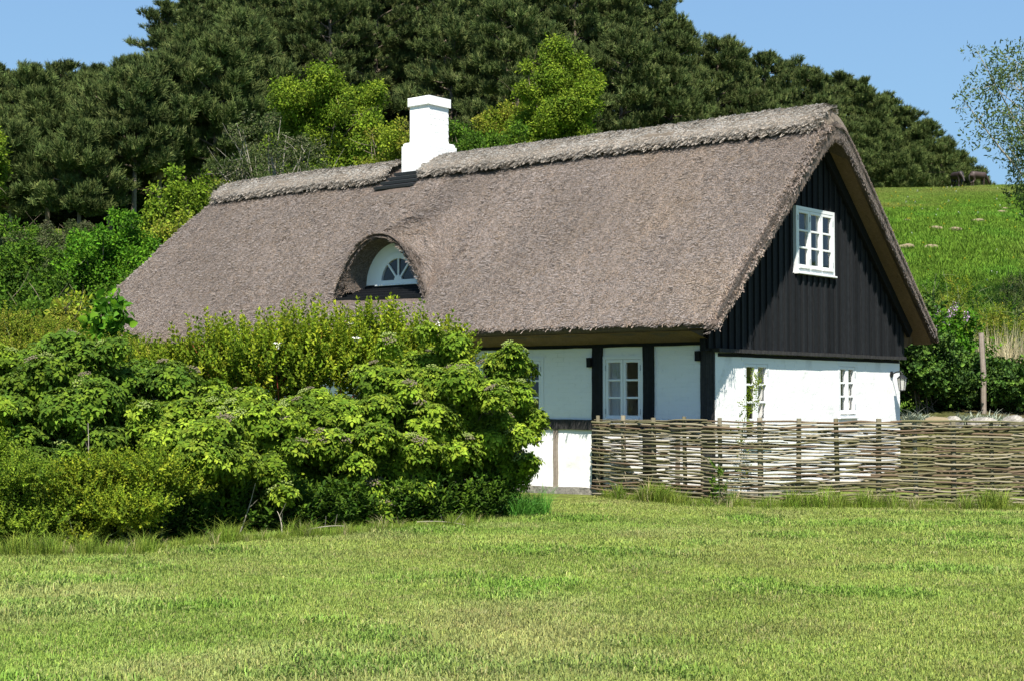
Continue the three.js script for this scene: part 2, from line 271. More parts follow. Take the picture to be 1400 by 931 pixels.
  { const sh = new THREE.Shape(); sh.moveTo(-.25, 2.38); sh.lineTo(W + .25, 2.38); sh.lineTo(W + .25, under(W + .25)); sh.lineTo(MID, under(MID)); sh.lineTo(-.25, under(-.25)); sh.closePath(); holeRect(sh, GW[0] + .04, GW[1] - .04, GW[2] + .04, GW[3] - .04); const q = new THREE.ExtrudeGeometry(sh, { depth: .1, bevelEnabled: false }); q.rotateY(Math.PI / 2); q.translate(-.14, 0, 0); part('gable_wall', metreUV(q), M.tar3, house); }
  { const sh = new THREE.Shape(); sh.moveTo(.2, 2.38); sh.lineTo(W - .2, 2.38); sh.lineTo(W - .2, under(W - .2)); sh.lineTo(MID, under(MID)); sh.lineTo(.2, under(.2)); sh.closePath(); const q = new THREE.ExtrudeGeometry(sh, { depth: .1, bevelEnabled: false }); q.rotateY(Math.PI / 2); q.translate(-LEN, 0, 0); part('gable_wall', metreUV(q), M.tar3, house); }
  const RB = rng(12), mats = [M.tar, M.tar2, M.tar3, M.tar];
  const slab = (v0, v1, y0, top, x0, x1, name) => { // a vertical board, its top cut along the roof
    const pts = [[v0, y0], [v1, y0]]; if (top === undefined) { pts.push([v1, under(v1)]); if (v0 < MID && v1 > MID) pts.push([MID, under(MID)]); pts.push([v0, under(v0)]); } else pts.push([v1, top], [v0, top]);
    if (Math.max(...pts.map((p) => p[1])) - y0 < .04) return;
    const sh = new THREE.Shape(pts.map((p) => new THREE.Vector2(p[0], p[1]))); const q = new THREE.ExtrudeGeometry(sh, { depth: x1 - x0, bevelEnabled: false }); q.rotateY(Math.PI / 2); q.translate(x0, 0, 0);
    part(name, metreUV(q, RB() * 3, RB() * 5), mats[(RB() * 4) | 0], house);
  };
  const bw = .205;
  for (let v = -.2; v < W + .15; v += bw) {
    const e = v + bw - .006, spans = e > GW[0] && v < GW[1] ? [[2.42 + RB() * .008, GW[2] - .02], [GW[3] + .01, undefined]] : [[2.415 + RB() * .01, undefined]];
    const jx = RB() * .004; for (const [y0, top] of spans) { if (top !== undefined || Math.max(under(v), under(e)) > y0 + .05) slab(v, e, y0, top, -.04, -.014 + jx, 'board'); }
    const b0 = v - .028, b1 = v + .028, sp = b1 > GW[0] && b0 < GW[1] ? [[2.43, GW[2] - .025], [GW[3] + .015, undefined]] : [[2.43, undefined]];
    for (const [y0, top] of sp) slab(b0, b1, y0, top, -.012, .016 + jx, 'batten');
  }
  part('ledge_board', beam(.15, .06, W + .14, .02, 2.39, -W / 2 - .02, .004), M.tarOld, house);
  part('sill_beam', beam(.1, .06, W - .1, -.045, 2.325, -W / 2 - .02, .003), M.tar3, house);
  for (const sgn of [-1, 1]) { // bargeboards under the thatch
    const L = (W / 2 + .42) * Math.hypot(1, USLOPE), q = metreUV(bx(.07, .2, L, 0, -.1, 0)); const m = part('bargeboard', q, M.tar3, house);
    const mv = MID + sgn * (W / 2 + .42) / 2; m.position.set(.05, under(mv) + .03, -mv); m.rotation.x = -sgn * Math.atan(USLOPE);
  }
  // ---- windows
  function makeWindow(w, h, sashes, rows, opt = {}) { // x right, y up from the bottom, z out
    const g = new THREE.Group(); g.name = 'window'; house.add(g);
    const C = opt.casing ?? .07, D = .09, fr = [bx(w, C, D, w / 2, h - C / 2, 0), bx(w, C, D, w / 2, C / 2, 0), bx(C, h - 2 * C, D, C / 2, h / 2, 0), bx(C, h - 2 * C, D, w - C / 2, h / 2, 0)];
    part('frame', metreUV(mergeGeometries(fr.map((q) => q.toNonIndexed()))), M.whitePaint, g);
    const iw = (w - 2 * C) / sashes, st = .05, bar = opt.bar ?? .034, y0 = C + .004, y1 = h - C - .004, bot = st + .025;
    for (let k = 0; k < sashes; k++) {
      const xa = C + iw * k + .004, xb = C + iw * (k + 1) - .004, cx = (xa + xb) / 2, z = .016;
      const sg = new THREE.Group(); const parts = [chamfer(xb - xa, st, .05, .004, cx, y1 - st / 2, z), chamfer(xb - xa, bot, .05, .004, cx, y0 + bot / 2, z), chamfer(st, y1 - y0 - st - bot, .05, .004, xa + st / 2, (y0 + bot + y1 - st) / 2, z), chamfer(st, y1 - y0 - st - bot, .05, .004, xb - st / 2, (y0 + bot + y1 - st) / 2, z)];
      part('sash', metreUV(mergeGeometries(parts.map((q) => q.index ? q.toNonIndexed() : q))), M.whitePaint, g);
      const ph = (y1 - st - y0 - bot), cols = opt.cols ?? 1, pw = xb - xa - 2 * st;
      for (let r = 1; r < rows; r++) part('glazing_bar', metreUV(chamfer(pw, bar, .036, .004, cx, y0 + bot + ph * r / rows, z)), M.whitePaint, g);
      for (let c = 1; c < cols; c++) part('glazing_bar', metreUV(chamfer(bar, ph, .034, .004, xa + st + pw * c / cols, y0 + bot + ph / 2, z - .002)), M.whitePaint, g);
      for (let r = 0; r < rows; r++) for (let c = 0; c < cols; c++) { const a = ph / rows, b = pw / cols; const p = part('pane', new THREE.PlaneGeometry(b - .004, a - .004), M.glass, g); p.position.set(xa + st + b * (c + .5), y0 + bot + a * (r + .5), z - .012); p.rotation.set((hash(r, k) - .5) * .02, (hash(k, r + 5) - .5) * .02, 0); }
      if (opt.hinges !== false) for (const hy of [y0 + .14, y1 - .14]) part('hinge', new THREE.CylinderGeometry(.008, .008, .09, 8), M.hinge, g).position.set(k < sashes / 2 ? xa - .002 : xb + .002, hy, .047);
      part('drip_mould', metreUV(chamfer(xb - xa - .02, .03, .04, .008, cx, y0 + .02, .05)), M.whitePaint, g);
    }
    part('sill', metreUV(chamfer(w + .03, .03, .12, .005, w / 2, -.016, .03)), opt.sill ?? M.whitePaint, g);
    if (opt.head) part('head_board', metreUV(chamfer(w - .004, opt.head, .05, .004, w / 2, h + opt.head / 2 + .002, .0)), M.whitePaint, g);
    for (const [a, b, top] of opt.curtains ?? []) { // folded curtain hanging inside
      const pos = [], idx = [], N = 26; for (let i = 0; i <= N; i++) { const x = lerp(a, b, i / N), zz = -.16 + .022 * Math.sin(i * 1.3) + .01 * Math.sin(i * 3.1); for (const y of [.02, h - .05]) pos.push(x + (y < .1 ? (top ?? 0) : 0), y, zz); if (i) { const o = i * 2; idx.push(o - 2, o, o - 1, o - 1, o, o + 1); } }
      part('curtain', geoOf(pos, idx), M.curtain, g);
    }
    return g;
  }
  FW.forEach(([a, b], i) => { const g = makeWindow(b - a, WY1 - WY0, 2, 3, { casing: .055, curtains: i ? [] : [[.06, .22, 0]] }); g.position.set(-b, WY0, -.03); });
  { const g = makeWindow(GA[1] - GA[0], GA[3] - GA[2], 2, 4, { casing: .045, curtains: [[.04, .15, 0], [.66, .78, 0]] }); g.rotation.y = Math.PI / 2; g.position.set(-.045, GA[2], -GA[0]); }
  { const g = makeWindow(GB[1] - GB[0], GB[3] - GB[2], 2, 3, { casing: .04, curtains: [[.04, .14, 0], [.54, .66, 0]] }); g.rotation.y = Math.PI / 2; g.position.set(-.045, GB[2], -GB[0]); }
  { const g = makeWindow(GW[1] - GW[0], GW[3] - GW[2], 3, 3, { casing: .06, sill: M.whitePaint, curtains: [[.1, .2, 0], [.68, .82, .06], [1.1, 1.3, -.05]] }); g.rotation.y = Math.PI / 2; g.position.set(-.022, GW[2], -GW[0]); }
  // flush white head boards above the gable windows (thin limewashed lintels)
  for (const [a, b, y] of [[GA[0], GA[1], GA[3]], [GB[0], GB[1], GB[3]]]) part('lintel', metreUV(bx(.03, .05, b - a + .1, -.012, y + .03, -(a + b) / 2)), M.whitePaint, house);
  part('lintel', metreUV(bx(.8, .13, .04, -1.79, WY1 + .07, -.03)), M.limeSmooth, house);

  // ---- chimney
  const ch = new THREE.Group(); ch.name = 'chimney'; house.add(ch); const CS = 9.185, CV = MID;
  const core = [bx(.764, 1.3, .894, 0, 6.32, 0), bx(.549, 1.35, .614, 0, 7.2, 0)];
  part('core', metreUV(mergeGeometries(core.map((q) => q.toNonIndexed()))), M.limeSmooth, ch);
  const cb = [0, 1, 2].map((i) => metreUV(chamfer(.229, .0695, .03, .003), i * .4, i * .23));
  const courses = (w, d, y0, n) => { for (let r = 0; r < n; r++) for (const [len, turn, off] of [[w, 0, d / 2], [d, 1, w / 2], [d, -1, w / 2]]) {
    const per = .2385, st = (r % 2) ? -.12 : 0; for (let c = st; c < len; c += per) { const a = Math.max(0, c), b = Math.min(len, c + .226); if (b - a < .04) continue; const m = part('brick', cb[(RB() * 3) | 0], M.limeSmooth, ch), u = (a + b) / 2 - len / 2, o = off - .0135 + RB() * .002; m.scale.x = (b - a) / .2255; m.position.set(turn ? turn * o : u, y0 + r * .072 + .034, turn ? -turn * u : o); m.rotation.y = turn * Math.PI / 2; } } };
  courses(.77, .90, 6.12, 12); courses(.70, .80, 6.985, 1); courses(.555, .62, 7.05, 11); 
  part('cap', metreUV(chamfer(.64, .19, .70, .012, 0, 7.93, 0)), M.limeSmooth, ch); part('shoulder', metreUV(bx(.735, .07, .84, 0, 7.0, 0)), M.limeSmooth, ch);
  part('flue', metreUV(bx(.3, .06, .34, 0, 8.05, 0)), M.lead, ch);
  ch.position.set(-CS, 0, -CV);

  // ---- eyebrow dormer
  const dw = new THREE.Group(); dw.name = 'dormer_window'; house.add(dw); dw.position.set(-7.25, 3.80, -.42);
  const ring = (ro, rh, ri, rhi, depth, z) => { const sh = new THREE.Shape(); const N = 28; for (let i = 0; i <= N; i++) { const a = Math.PI * i / N; sh[i ? 'lineTo' : 'moveTo'](Math.cos(a) * ro, Math.sin(a) * rh); } for (let i = N; i >= 0; i--) { const a = Math.PI * i / N; sh.lineTo(Math.cos(a) * ri, Math.sin(a) * rhi); } sh.closePath(); const q = new THREE.ExtrudeGeometry(sh, { depth, bevelEnabled: true, bevelSize: .006, bevelThickness: .006, bevelSegments: 1 }); q.translate(0, 0, z); return metreUV(q); };
  part('casing', ring(.855, .80, .565, .60, .05, 0), M.whitePaint, dw);
  part('frame', ring(.555, .59, .45, .485, .05, .025), M.whitePaint, dw);
  part('bottom_rail', metreUV(chamfer(1.12, .075, .08, .006, 0, .035, .045)), M.whitePaint, dw);
  part('sill', metreUV(chamfer(1.18, .03, .1, .006, 0, -.018, .06)), M.whitePaint, dw);
  { const hub = new THREE.Shape(); hub.absarc(0, .06, .1, 0, Math.PI, false); hub.closePath(); part('hub', metreUV(new THREE.ExtrudeGeometry(hub, { depth: .04, bevelEnabled: false }).translate(0, 0, .04)), M.whitePaint, dw); }
  for (const a of [50, 90, 130]) { const r = THREE.MathUtils.degToRad(a); const q = chamfer(.4, .04, .036, .004, .28, 0, .055); q.rotateZ(r); q.translate(0, .06, 0); part('glazing_bar', metreUV(q), M.whitePaint, dw); }
  for (let k = 0; k < 4; k++) { const a = [0, 50, 90, 130, 180][k] * Math.PI / 180, b = [0, 50, 90, 130, 180][k + 1] * Math.PI / 180, sh = new THREE.Shape(); sh.moveTo(0, 0); for (let i = 0; i <= 8; i++) { const c = lerp(a, b, i / 8); sh.lineTo(Math.cos(c) * .46, Math.sin(c) * .43); } sh.closePath(); part('pane', new THREE.ShapeGeometry(sh).translate(0, .055, .045), M.glass, dw); }
  for (let k = 0; k < 5; k++) { // tarred weatherboards stepping up to the dormer window
    const t = k / 4, v = lerp(-.06, .36, t), w = lerp(2.30, 1.74, t), q = bx(w, .075, .13, 0, 0, -.04); q.rotateX(.12); part('weatherboard', metreUV(q, k, k), M.tar3, house).position.set(-lerp(7.37, 7.25, t), lerp(3.515, 3.735, t), -v);
  }
  // black stepped boards in front of the chimney
  for (let k = 0; k < 4; k++) { const t = k / 3, v = lerp(2.58, 2.88, t), w = lerp(1.14, .92, t), q = bx(w, .06, .15, 0, 0, -.05); q.rotateX(.25); part('flashing_board', metreUV(q, k, k), M.lead, house).position.set(-lerp(9.46, 9.26, t), plane(v) + .02 + k * .012, -v + .02); }
}

// ---- thatched roof
{
  const roof = new THREE.Group(); roof.name = 'roof'; house.add(roof);
  const colsR = [[XR - .38, 0], [XR - .27, .03], [XR - .17, .09], [XR - .09, .2], [XR - .035, .34], [XR - .005, .52], [XR + .01, .74], [XR + .005, .95], [XR - .02, 1.1], [XR - .07, 1.16], [XR - .12, 1.08], [-.06, 1]];
  const colsL = colsR.map(([x, d]) => [XL + (XR - x), d]).reverse(); colsL[0][0] = -LEN + .05;
  const inner = []; for (let x = XL + .44; x < XR - .42; x += .09) inner.push([x, 0]); inner.push([-DS - DH, 0], [-DS + DH, 0]); inner.sort((a, b) => a[0] - b[0]);
  const cols = [...colsL, ...inner, ...colsR];
  const pt = (x, v, drop, dv, back, hooded) => { const base = hooded ? outer(x, v) : plane(v); let y = base - Math.max(drop * (thick(v) + (hooded ? 0 : 0)), dv); if ((x > .0 || drop > .9) && dv > .2) y = Math.max(y, UAPEX - USLOPE * (MID - v)); const n = drop < .7 && dv < .1 ? uneven(x + (back ? 50 : 0), v) : 0; y += n * .7; const z = back ? -(W - v) - n * .6 : -v + n * .6; return [splay(x, v), y, z]; };
  function sheet(rows, back, hooded, onlySoffit) {
    const pos = [], uv = [], idx = []; let len = 0; rows.forEach(([v, dv], j) => { if (j) len += Math.hypot(v - rows[j - 1][0], (v - rows[j - 1][0]) * SLOPE + .02); cols.forEach(([x, d]) => { pos.push(...pt(x, v, d, dv, back, hooded)); uv.push(x + (back ? 7 : 0), len + (hooded ? 3.1 : 0)); }); });
    const w = cols.length; for (let j = 0; j < rows.length - 1; j++) for (let i = 0; i < w - 1; i++) { const o = j * w + i; back ? idx.push(o, o + w, o + 1, o + 1, o + w, o + w + 1) : idx.push(o, o + 1, o + w, o + 1, o + w + 1, o + w); }
    return [pos, idx, uv];
  }
  const pv = (v) => plane(v), eave = [[.02, pv(.02) - 2.52], [-.15, pv(-.15) - 2.55], [-.6, pv(-.6) - 2.65], [-.70, pv(-.70) - 2.69], [-.742, pv(-.742) - 2.72], [-.755, .07], [-.745, .03], [-.72, .01], [-.66, 0], [-.58, 0]];
  const up = []; for (let v = DV; v < MID - .01; v += .085) up.push([v, 0]); up.push([MID, 0]);
  const front = sheet([...eave, [-.5, 0], [-.42, 0], [-.34, 0], [-.26, 0], [-.18, 0], [-.11, 0], [DV, 0]], false, false), fup = sheet(up, false, true), back = sheet([...eave, [-.42, 0], [-.2, 0], ...up.filter((_, i) => i % 2 === 0), [MID, 0]], true, false);
  const gs = [front, fup, back].map((a) => geoOf(...a)), body = mergeGeometries(gs); body.computeVertexNormals();
  part('thatch', body, M.thatch, roof);
  // brown straw soffit: a thin lining just under the overhang at the gable
  for (const sgn of [0, 1]) { const pos = [], idx = [], uv = []; for (let i = 0; i <= 60; i++) { const v = lerp(-.70, MID, i / 60); for (const [x, k] of [[-.04, 0], [.1, 1], [.22, 2], [XR - .11, 3]]) { const y = UAPEX - USLOPE * Math.abs(MID - v) - .012 + (k === 3 ? .006 : 0) + (fbm(v * 9, k * 3 + sgn * 9, 2) - .5) * .012; pos.push(x, Math.max(y, 2.6), sgn ? -(W - v) : -v); uv.push(v * 1.4, x * 1.6); } if (i) for (let k = 0; k < 3; k++) { const o = (i - 1) * 4 + k; sgn ? idx.push(o, o + 1, o + 4, o + 1, o + 5, o + 4) : idx.push(o, o + 4, o + 1, o + 1, o + 4, o + 5); } } part('soffit', geoOf(pos, idx, uv), M.soffit, roof); }
  { const pos = [], idx = [], uv = []; for (let i = 0; i <= 100; i++) { const x = lerp(-LEN - .01, -.02, i / 100); [[-.69, 2.675], [-.4, 2.60], [-.12, 2.54], [.04, 2.52]].forEach(([v, y], k) => { pos.push(x, y + (fbm(x * 4, k * 5, 2) - .5) * .014, -v); uv.push(x, v); }); if (i) for (let k = 0; k < 3; k++) { const o = (i - 1) * 4 + k; idx.push(o, o + 1, o + 4, o + 1, o + 5, o + 4); } } part('eave_lining', geoOf(pos, idx, uv), M.soffit, roof); }
  // reveal of the eyebrow dormer
  const lip = (q) => [DS + DH * q, hood(DS + DH * q, DV)], cas = (q) => [7.25 + .845 * Math.sin(q * Math.PI / 2), 3.79 + .795 * Math.cos(q * Math.PI / 2)];
  const flare = (q, t) => { const f = Math.pow(Math.abs(q), 1.2), a = t < .16 ? t / .16 * .66 : .66 + .34 * (t - .16) / .84; return lerp(Math.pow(t, 1.35), a, f); };
  { const pos = [], idx = [], uv = [], NQ = 48, NT = 14; for (let j = 0; j <= NT; j++) for (let i = 0; i <= NQ; i++) { const q = i / NQ * 2 - 1, t = j / NT, a = lip(q), b = cas(q), e = flare(q, t), n = (fbm(q * 5 + 9, t * 4, 2) - .5) * .05; const un = uneven(-a[0], DV) * (1 - t); pos.push(-lerp(a[0], b[0], e), lerp(a[1], b[1], e) + un * .7 + n * (j && j < NT ? 1 : 0), -lerp(DV, .455, t) + un * .6); uv.push(q * 1.6, t * .6); if (i && j) { const w = NQ + 1, o = (j - 1) * w + i - 1; idx.push(o, o + 1, o + w, o + 1, o + w + 1, o + w); } } part('dormer_reveal', geoOf(pos, idx, uv), M.thatch, roof); }
  // ridge roll, cut out round the chimney
  function cap(s0, s1, slantA, slantB) { // s0 < s1 along the front
    const pos = [], idx = [], uv = [], NV = 26, NX = Math.round((s1 - s0) / .08); for (let i = 0; i <= NX; i++) for (let j = 0; j <= NV; j++) {
      const t = j / NV * 2 - 1, d = t * .56, k = Math.min(1, (1 - Math.abs(t)) * 5.5), v = MID + d, f = Math.max(0, -t), a = s0 + slantA * f, b = s1 - slantB * f, s = lerp(a, b, i / NX), e = Math.min(1, Math.min(s - a + .0, b - s) * 7 + .0), end = Math.sqrt(Math.max(0, Math.min(1, e))), gab = Math.min(s + XR, 15.5 - s), rl = s < .2 || s > 15 ? Math.max(0, 1 - gab / .42) : 0;
      const th = (.02 + .13 * Math.sqrt(k)) * (i === 0 || i === NX ? 0 : Math.max(.35, end)) - .0 + (fbm(s * 2.2, t * 4, 3) - .5) * .07 * k; const base = plane(v > MID ? 2 * MID - v : v);
      pos.push(-s, base - rl * rl * .16 + th - .012 + uneven(-s, v) * .6, -v + th * .55 * Math.max(-1, Math.min(1, (MID - v) / .22))); uv.push(s, d * 1.4 + .3); if (i && j) { const w = NV + 1, o = (i - 1) * w + j - 1; idx.push(o, o + 1, o + w, o + 1, o + w + 1, o + w); }
    } return geoOf(pos, idx, uv);
  }
  part('ridge_cap', cap(-XR + .02, 8.42, .0, -.5), M.ridge, roof); part('ridge_cap', cap(10.0, 15.48, .02, 0), M.ridge, roof);

  // ---- loose straw ends: real stubs over the surface
  const R = rng(33);
  function stubs(n, len, wid, spread, flat) { const pos = [], idx = []; for (let i = 0; i < n; i++) { const x = (R() - .5) * spread, z = (R() - .5) * spread, an = (R() - .5) * 2.2, l = len * (.5 + R()), w = wid * (.6 + R() * .8), lift = flat * (.4 + R()), dx = Math.sin(an), dz = Math.cos(an), o = pos.length / 3; // lies along +z, lifted at its end
      pos.push(x - dz * w, 0, z + dx * w, x + dz * w, 0, z - dx * w, x + dx * l + dz * w, lift, z + dz * l - dx * w, x + dx * l - dz * w, lift, z + dz * l + dx * w, x + dx * l * .95, lift - .012, z + dz * l * .95); idx.push(o, o + 2, o + 1, o, o + 3, o + 2, o + 3, o + 4, o + 2, o, o + 4, o + 3, o + 1, o + 2, o + 4); } return geoOf(pos, idx).toNonIndexed(); }
  const G = [0, 1, 2].map(() => { const g = stubs(18, .05, .0042, .19, .009); g.computeVertexNormals(); return tinted(g, 15, .35, 1.65, 3); }), GR = [0, 1].map(() => { const g = stubs(26, .065, .0034, .24, .009); g.computeVertexNormals(); return tinted(g, 15, .45, 1.55, 5); });
  const frame = (n, down) => { const z = down.clone().addScaledVector(n, -down.dot(n)).normalize(), x = V().crossVectors(n, z); return new THREE.Matrix4().makeBasis(x, n, z); };
  const items = [[], [], []], N = 60000;
  const tone = () => { const b = .8 + R() * .4; return R() < .25 ? rgb(.155 * b, .122 * b, .096 * b) : rgb(.163 * b, .136 * b, .12 * b); };
  for (let i = 0; i < N; i++) {
    const x = lerp(XL + .03, XR - .03, R()), v = lerp(-.735, MID - .35, R()), s = -x; if (Math.abs(s - DS) < DH && v > DV - .12 && v < DV + .02) continue; if (Math.abs(s - 9.45) < .62 && v > 2.4 && v < 2.95) continue;
    const e = .02, f = (a, b) => outer(a, b) + uneven(a, b) * .7; let y = f(x, v); const dx = (f(x + e, v) - y) / e, dvv = (f(x, v + e) - y) / e; const edge = Math.min(XR - x, x - XL), roll = edge < .25 ? (1 - edge / .25) ** 2 * .2 : 0, er = v < -.70 ? ((-.70 - v) / .05) ** 2 * .03 : 0; y -= roll + er;
    const n = V(-dx, 1, dvv).normalize(), m = frame(n, V((R() - .5) * .9, -1, 0)); const s2 = .8 + R() * .5; m.scale(V(s2, s2, s2)); m.setPosition(splay(x, v), y - .004, -v + uneven(x, v) * .6); items[i % 3].push({ m, c: tone().multiplyScalar(.78 + .46 * fbm(x * 1.1 + 70, v * .8 + 8, 4)).lerp(rgb(.19, .14, .095), .3 * sst(.5, .75, fbm(x * .7 + 20, v * .6 + 30, 4))) });
  }
  items.forEach((it, k) => inst('straw_ends', G[k], M.reed, it, roof));
  const rid = [[], []]; for (let i = 0; i < 15000; i++) { const s = lerp(-XR + .05, 15.45, R()), d = -.60 * R() + .06; if (s > 8.42 - (d < 0 ? d / .56 * .0 - .0 : 0) + Math.max(0, -d / .56) * .5 && s < 10.02) continue; const v = MID + d, base = plane(v > MID ? 2 * MID - v : v), k = Math.sqrt(Math.max(0, Math.min(1, (1 - Math.abs(d) / .56) * 5.5))); if (Math.abs(d) > .58) continue; const gab = s + XR, rl = gab < .42 ? 1 - gab / .42 : 0; if (gab < .2) continue;
    const n = V(0, 1, d > 0 ? -.93 : .93).normalize(); if (Math.abs(d) < .2) n.set(0, 1, -d / .22 * .9).normalize(); const m = frame(n, V((R() - .5) * 3.2, -1, d < 0 ? .4 : -.4)); const s2 = .8 + R() * .6; m.scale(V(s2, s2, s2)); const th = .02 + .13 * k; m.setPosition(-s, base + th - .015 - rl * rl * .16 + uneven(-s, v) * .6, -v - th * .55 * Math.max(-1, Math.min(1, d / .22))); const b = .6 + R() * .7; rid[i % 2].push({ m, c: R() < .25 ? rgb(.15 * b, .13 * b, .107 * b) : rgb(.265 * b, .236 * b, .204 * b) }); }
  rid.forEach((it, k) => inst('ridge_straw', GR[k], M.reed, it, roof));
  // cut stubs on the verge faces, the eave lip and the rim of the dormer
  const ends = [[], [], []];
  for (let i = 0; i < 11000; i++) { const side = R() < .5, v = lerp(-.6, MID, R()), fr = .42 + R() * .68, dr = fr * thick(v), x = XR + .008 - (fr < .6 ? (.6 - fr) ** 2 * .85 : 0) - (fr > .95 ? (fr - .95) * .2 : 0), y = plane(v) - dr + uneven(x, v) * .3, n = V(1, fr < .5 ? .8 : .1, 0).normalize(); const m = frame(n, V(.2, -1, (side ? 1 : -1) * (-.8) + (R() - .5))); const s = .38 + R() * .3; m.scale(V(s, s, s)); m.setPosition(x - .006, y, side ? -(W - v) : -v); ends[i % 3].push({ m, c: tone().multiplyScalar(side ? 1.12 : 1) }); }
  for (let i = 0; i < 900; i++) { const q = R() * 2 - 1, [s, y] = lip(q), m = frame(V(0, .5, 1).normalize(), V((R() - .5), -1, .3)); const k = .4 + R() * .3; m.scale(V(k, k, k)); m.setPosition(-s, y + .012 - R() * .02, -DV - R() * .05); ends[i % 3].push({ m, c: tone() }); }
  for (let i = 0; i < 5000; i++) { const q = R() * 2 - 1, t = R(), a = lip(q), b = cas(q), e = flare(q, t), n = V(q * 1.1, -1 + Math.abs(q), .3).normalize(), m = frame(n, V(R() - .5, R() - .5, 1)); const k = .5 + R() * .4; m.scale(V(k, k, k)); m.setPosition(-lerp(a[0], b[0], e), lerp(a[1], b[1], e), -lerp(DV, .44, t)); ends[i % 3].push({ m, c: tone() }); }
  ends.forEach((it, k) => inst('straw_cut_ends', G[k], M.reed, it, roof));
}
shade(house);
console.log('house');

// wall lantern by the far corner of the gable
{
  const p = V(.0, 2.08, -6.36).applyAxisAngle(UP, TURN).add(HOUSE); const t = thing('wall_lantern', 'black wall lantern with pale glass beside the corner of the white gable', 'lantern', [p.x, p.y, p.z], TURN);
  const wp = new THREE.CylinderGeometry(.06, .06, .02, 14); wp.rotateZ(Math.PI / 2); wp.translate(.01, 0, 0); part('wall_plate', wp, M.iron, t);
  const c = new THREE.CatmullRomCurve3([V(.02, 0, 0), V(.10, .04, 0), V(.19, .05, 0), V(.22, .0, 0)]).getPoints(14); part('arm', tube(c, c.map(() => .012), 8), M.iron, t);
  const L = new THREE.Group(); L.name = 'lamp'; L.position.set(.22, -.18, 0); t.add(L);
  part('roof', new THREE.CylinderGeometry(.02, .105, .08, 6).translate(0, .14, 0), M.iron, L); part('finial', new THREE.SphereGeometry(.02, 10, 8).translate(0, .19, 0), M.iron, L); part('base', new THREE.CylinderGeometry(.06, .05, .02, 6).translate(0, -.13, 0), M.iron, L);
  for (let k = 0; k < 6; k++) { const a = k * Math.PI / 3, b = a + Math.PI / 3; part('bar', tube([V(Math.sin(a) * .085, .1, Math.cos(a) * .085), V(Math.sin(a) * .056, -.12, Math.cos(a) * .056)], [.007, .007], 5), M.iron, L); const P = (an, r, y) => [Math.sin(an) * r, y, Math.cos(an) * r]; part('pane', geoOf([...P(a, .083, .1), ...P(b, .083, .1), ...P(b, .054, -.12), ...P(a, .054, -.12)], [0, 3, 1, 1, 3, 2]), M.lampGlass, L); }
  shade(t);
}

// ---------------------------------------------------------------- wattle fence
{
  const pathPts = [[818, 25.75], [853, 25.25], [895, 24.75], [937, 24.3], [985, 23.9], [1040, 23.65], [1091, 23.5], [1145, 23.42], [1200, 23.38], [1252, 23.34], [1303, 23.3], [1356, 23.28], [1408, 23.25], [1462, 23.2]].map(([px, d]) => V(at(px, d), 0, -d));
  const fence = thing('wattle_fence', 'woven wattle fence of grey-brown rods in front of the gable', 'fence', [pathPts[0].x, 0, pathPts[0].z]);
  const P = pathPts.map((p) => p.clone().sub(pathPts[0])), curve = new THREE.CatmullRomCurve3(P), n = P.length - 1, R = rng(44);
  const pos = (u) => curve.getPoint(Math.min(1, Math.max(0, u / n))), side = (u) => { const t = curve.getTangent(Math.min(1, Math.max(0, u / n))); return V(-t.z, 0, t.x); };
  const gy = (p) => ground(p.x + pathPts[0].x, p.z + pathPts[0].z);
  const tex = (c0, c1, sd) => dataTex(128, (u, v) => { const k = tnoise(u, v, 3, 3) * .6 + hash(Math.floor(u * 22), sd) * .4; return [0, 1, 2].map((q) => lerp(c0[q], c1[q], k)); });
  const mats = [[[84, 78, 58], [136, 127, 98]], [[98, 91, 73], [154, 145, 120]], [[72, 70, 46], [118, 113, 76]], [[112, 104, 86], [174, 163, 138]], [[84, 70, 54], [128, 108, 84]], [[90, 86, 60], [136, 130, 94]]].map(([a, b], i) => { const m = tex(a, b, i); m.repeat.set(3, .8); return new THREE.MeshStandardMaterial({ map: m, roughness: .95 }); });
  for (let i = 0; i <= n; i++) {
    const p = P[i], y = gy(p), h = 1.34 + (hash(i, 9) - .5) * .05 - (i > 8 ? .05 : 0), lean = (hash(i, 4) - .5) * .05, r = .033 + hash(i, 6) * .012; const pts = [0, .3, .7, 1].map((t) => V(p.x + lean * t, y - .12 + (h + .12) * t, p.z));
    part('post', tube(pts, pts.map((_, k) => r * (1.02 - k * .03)), 9), mats[[1, 3, 1, 0][i % 4]], fence);
  }
  const rows = 43;
  for (let r = 0; r < rows; r++) {
    let u = -.18 - R() * .12; while (u < n + .1) {
      const l = 2.6 + R() * 2.8, e = Math.min(n + .15, u + l), N = Math.max(8, Math.round((e - u) * 9)), pts = [], rad = [], rr = .0128 + R() * .0052, thick = R() < .5, y0 = .035 + r * .0294 + (R() - .5) * .010, sag = (R() - .5) * .035, par = r % 2 ? 1 : -1, o = R() * 50;
      for (let i = 0; i <= N; i++) { const uu = lerp(u, e, i / N), p = pos(uu), off = par * Math.cos(Math.PI * uu) * (.038 + rr) + (noise(uu * 2.5 + o, r) - .5) * .02, q = side(uu); if (uu < 0 || uu > n) p.addScaledVector(curve.getTangent(uu < 0 ? 0 : 1), (uu < 0 ? uu : uu - n) * .5); pts.push(V(p.x + q.x * off, Math.max(.03, gy(p) + y0 + sag * (i / N - .5) * 2 + (noise(uu * 1.7 + o, 3) - .5) * .034), p.z + q.z * off)); const t = i / N; rad.push(rr * (thick ? lerp(1.15, .65, t) : lerp(.65, 1.15, t))); }
      part('rod', tube(pts, rad, 6), mats[(R() * 6) | 0], fence); if (e > n + .1) break; u = e - .05 - R() * .25;
    }
  }
  shade(fence);
}
console.log('fence');

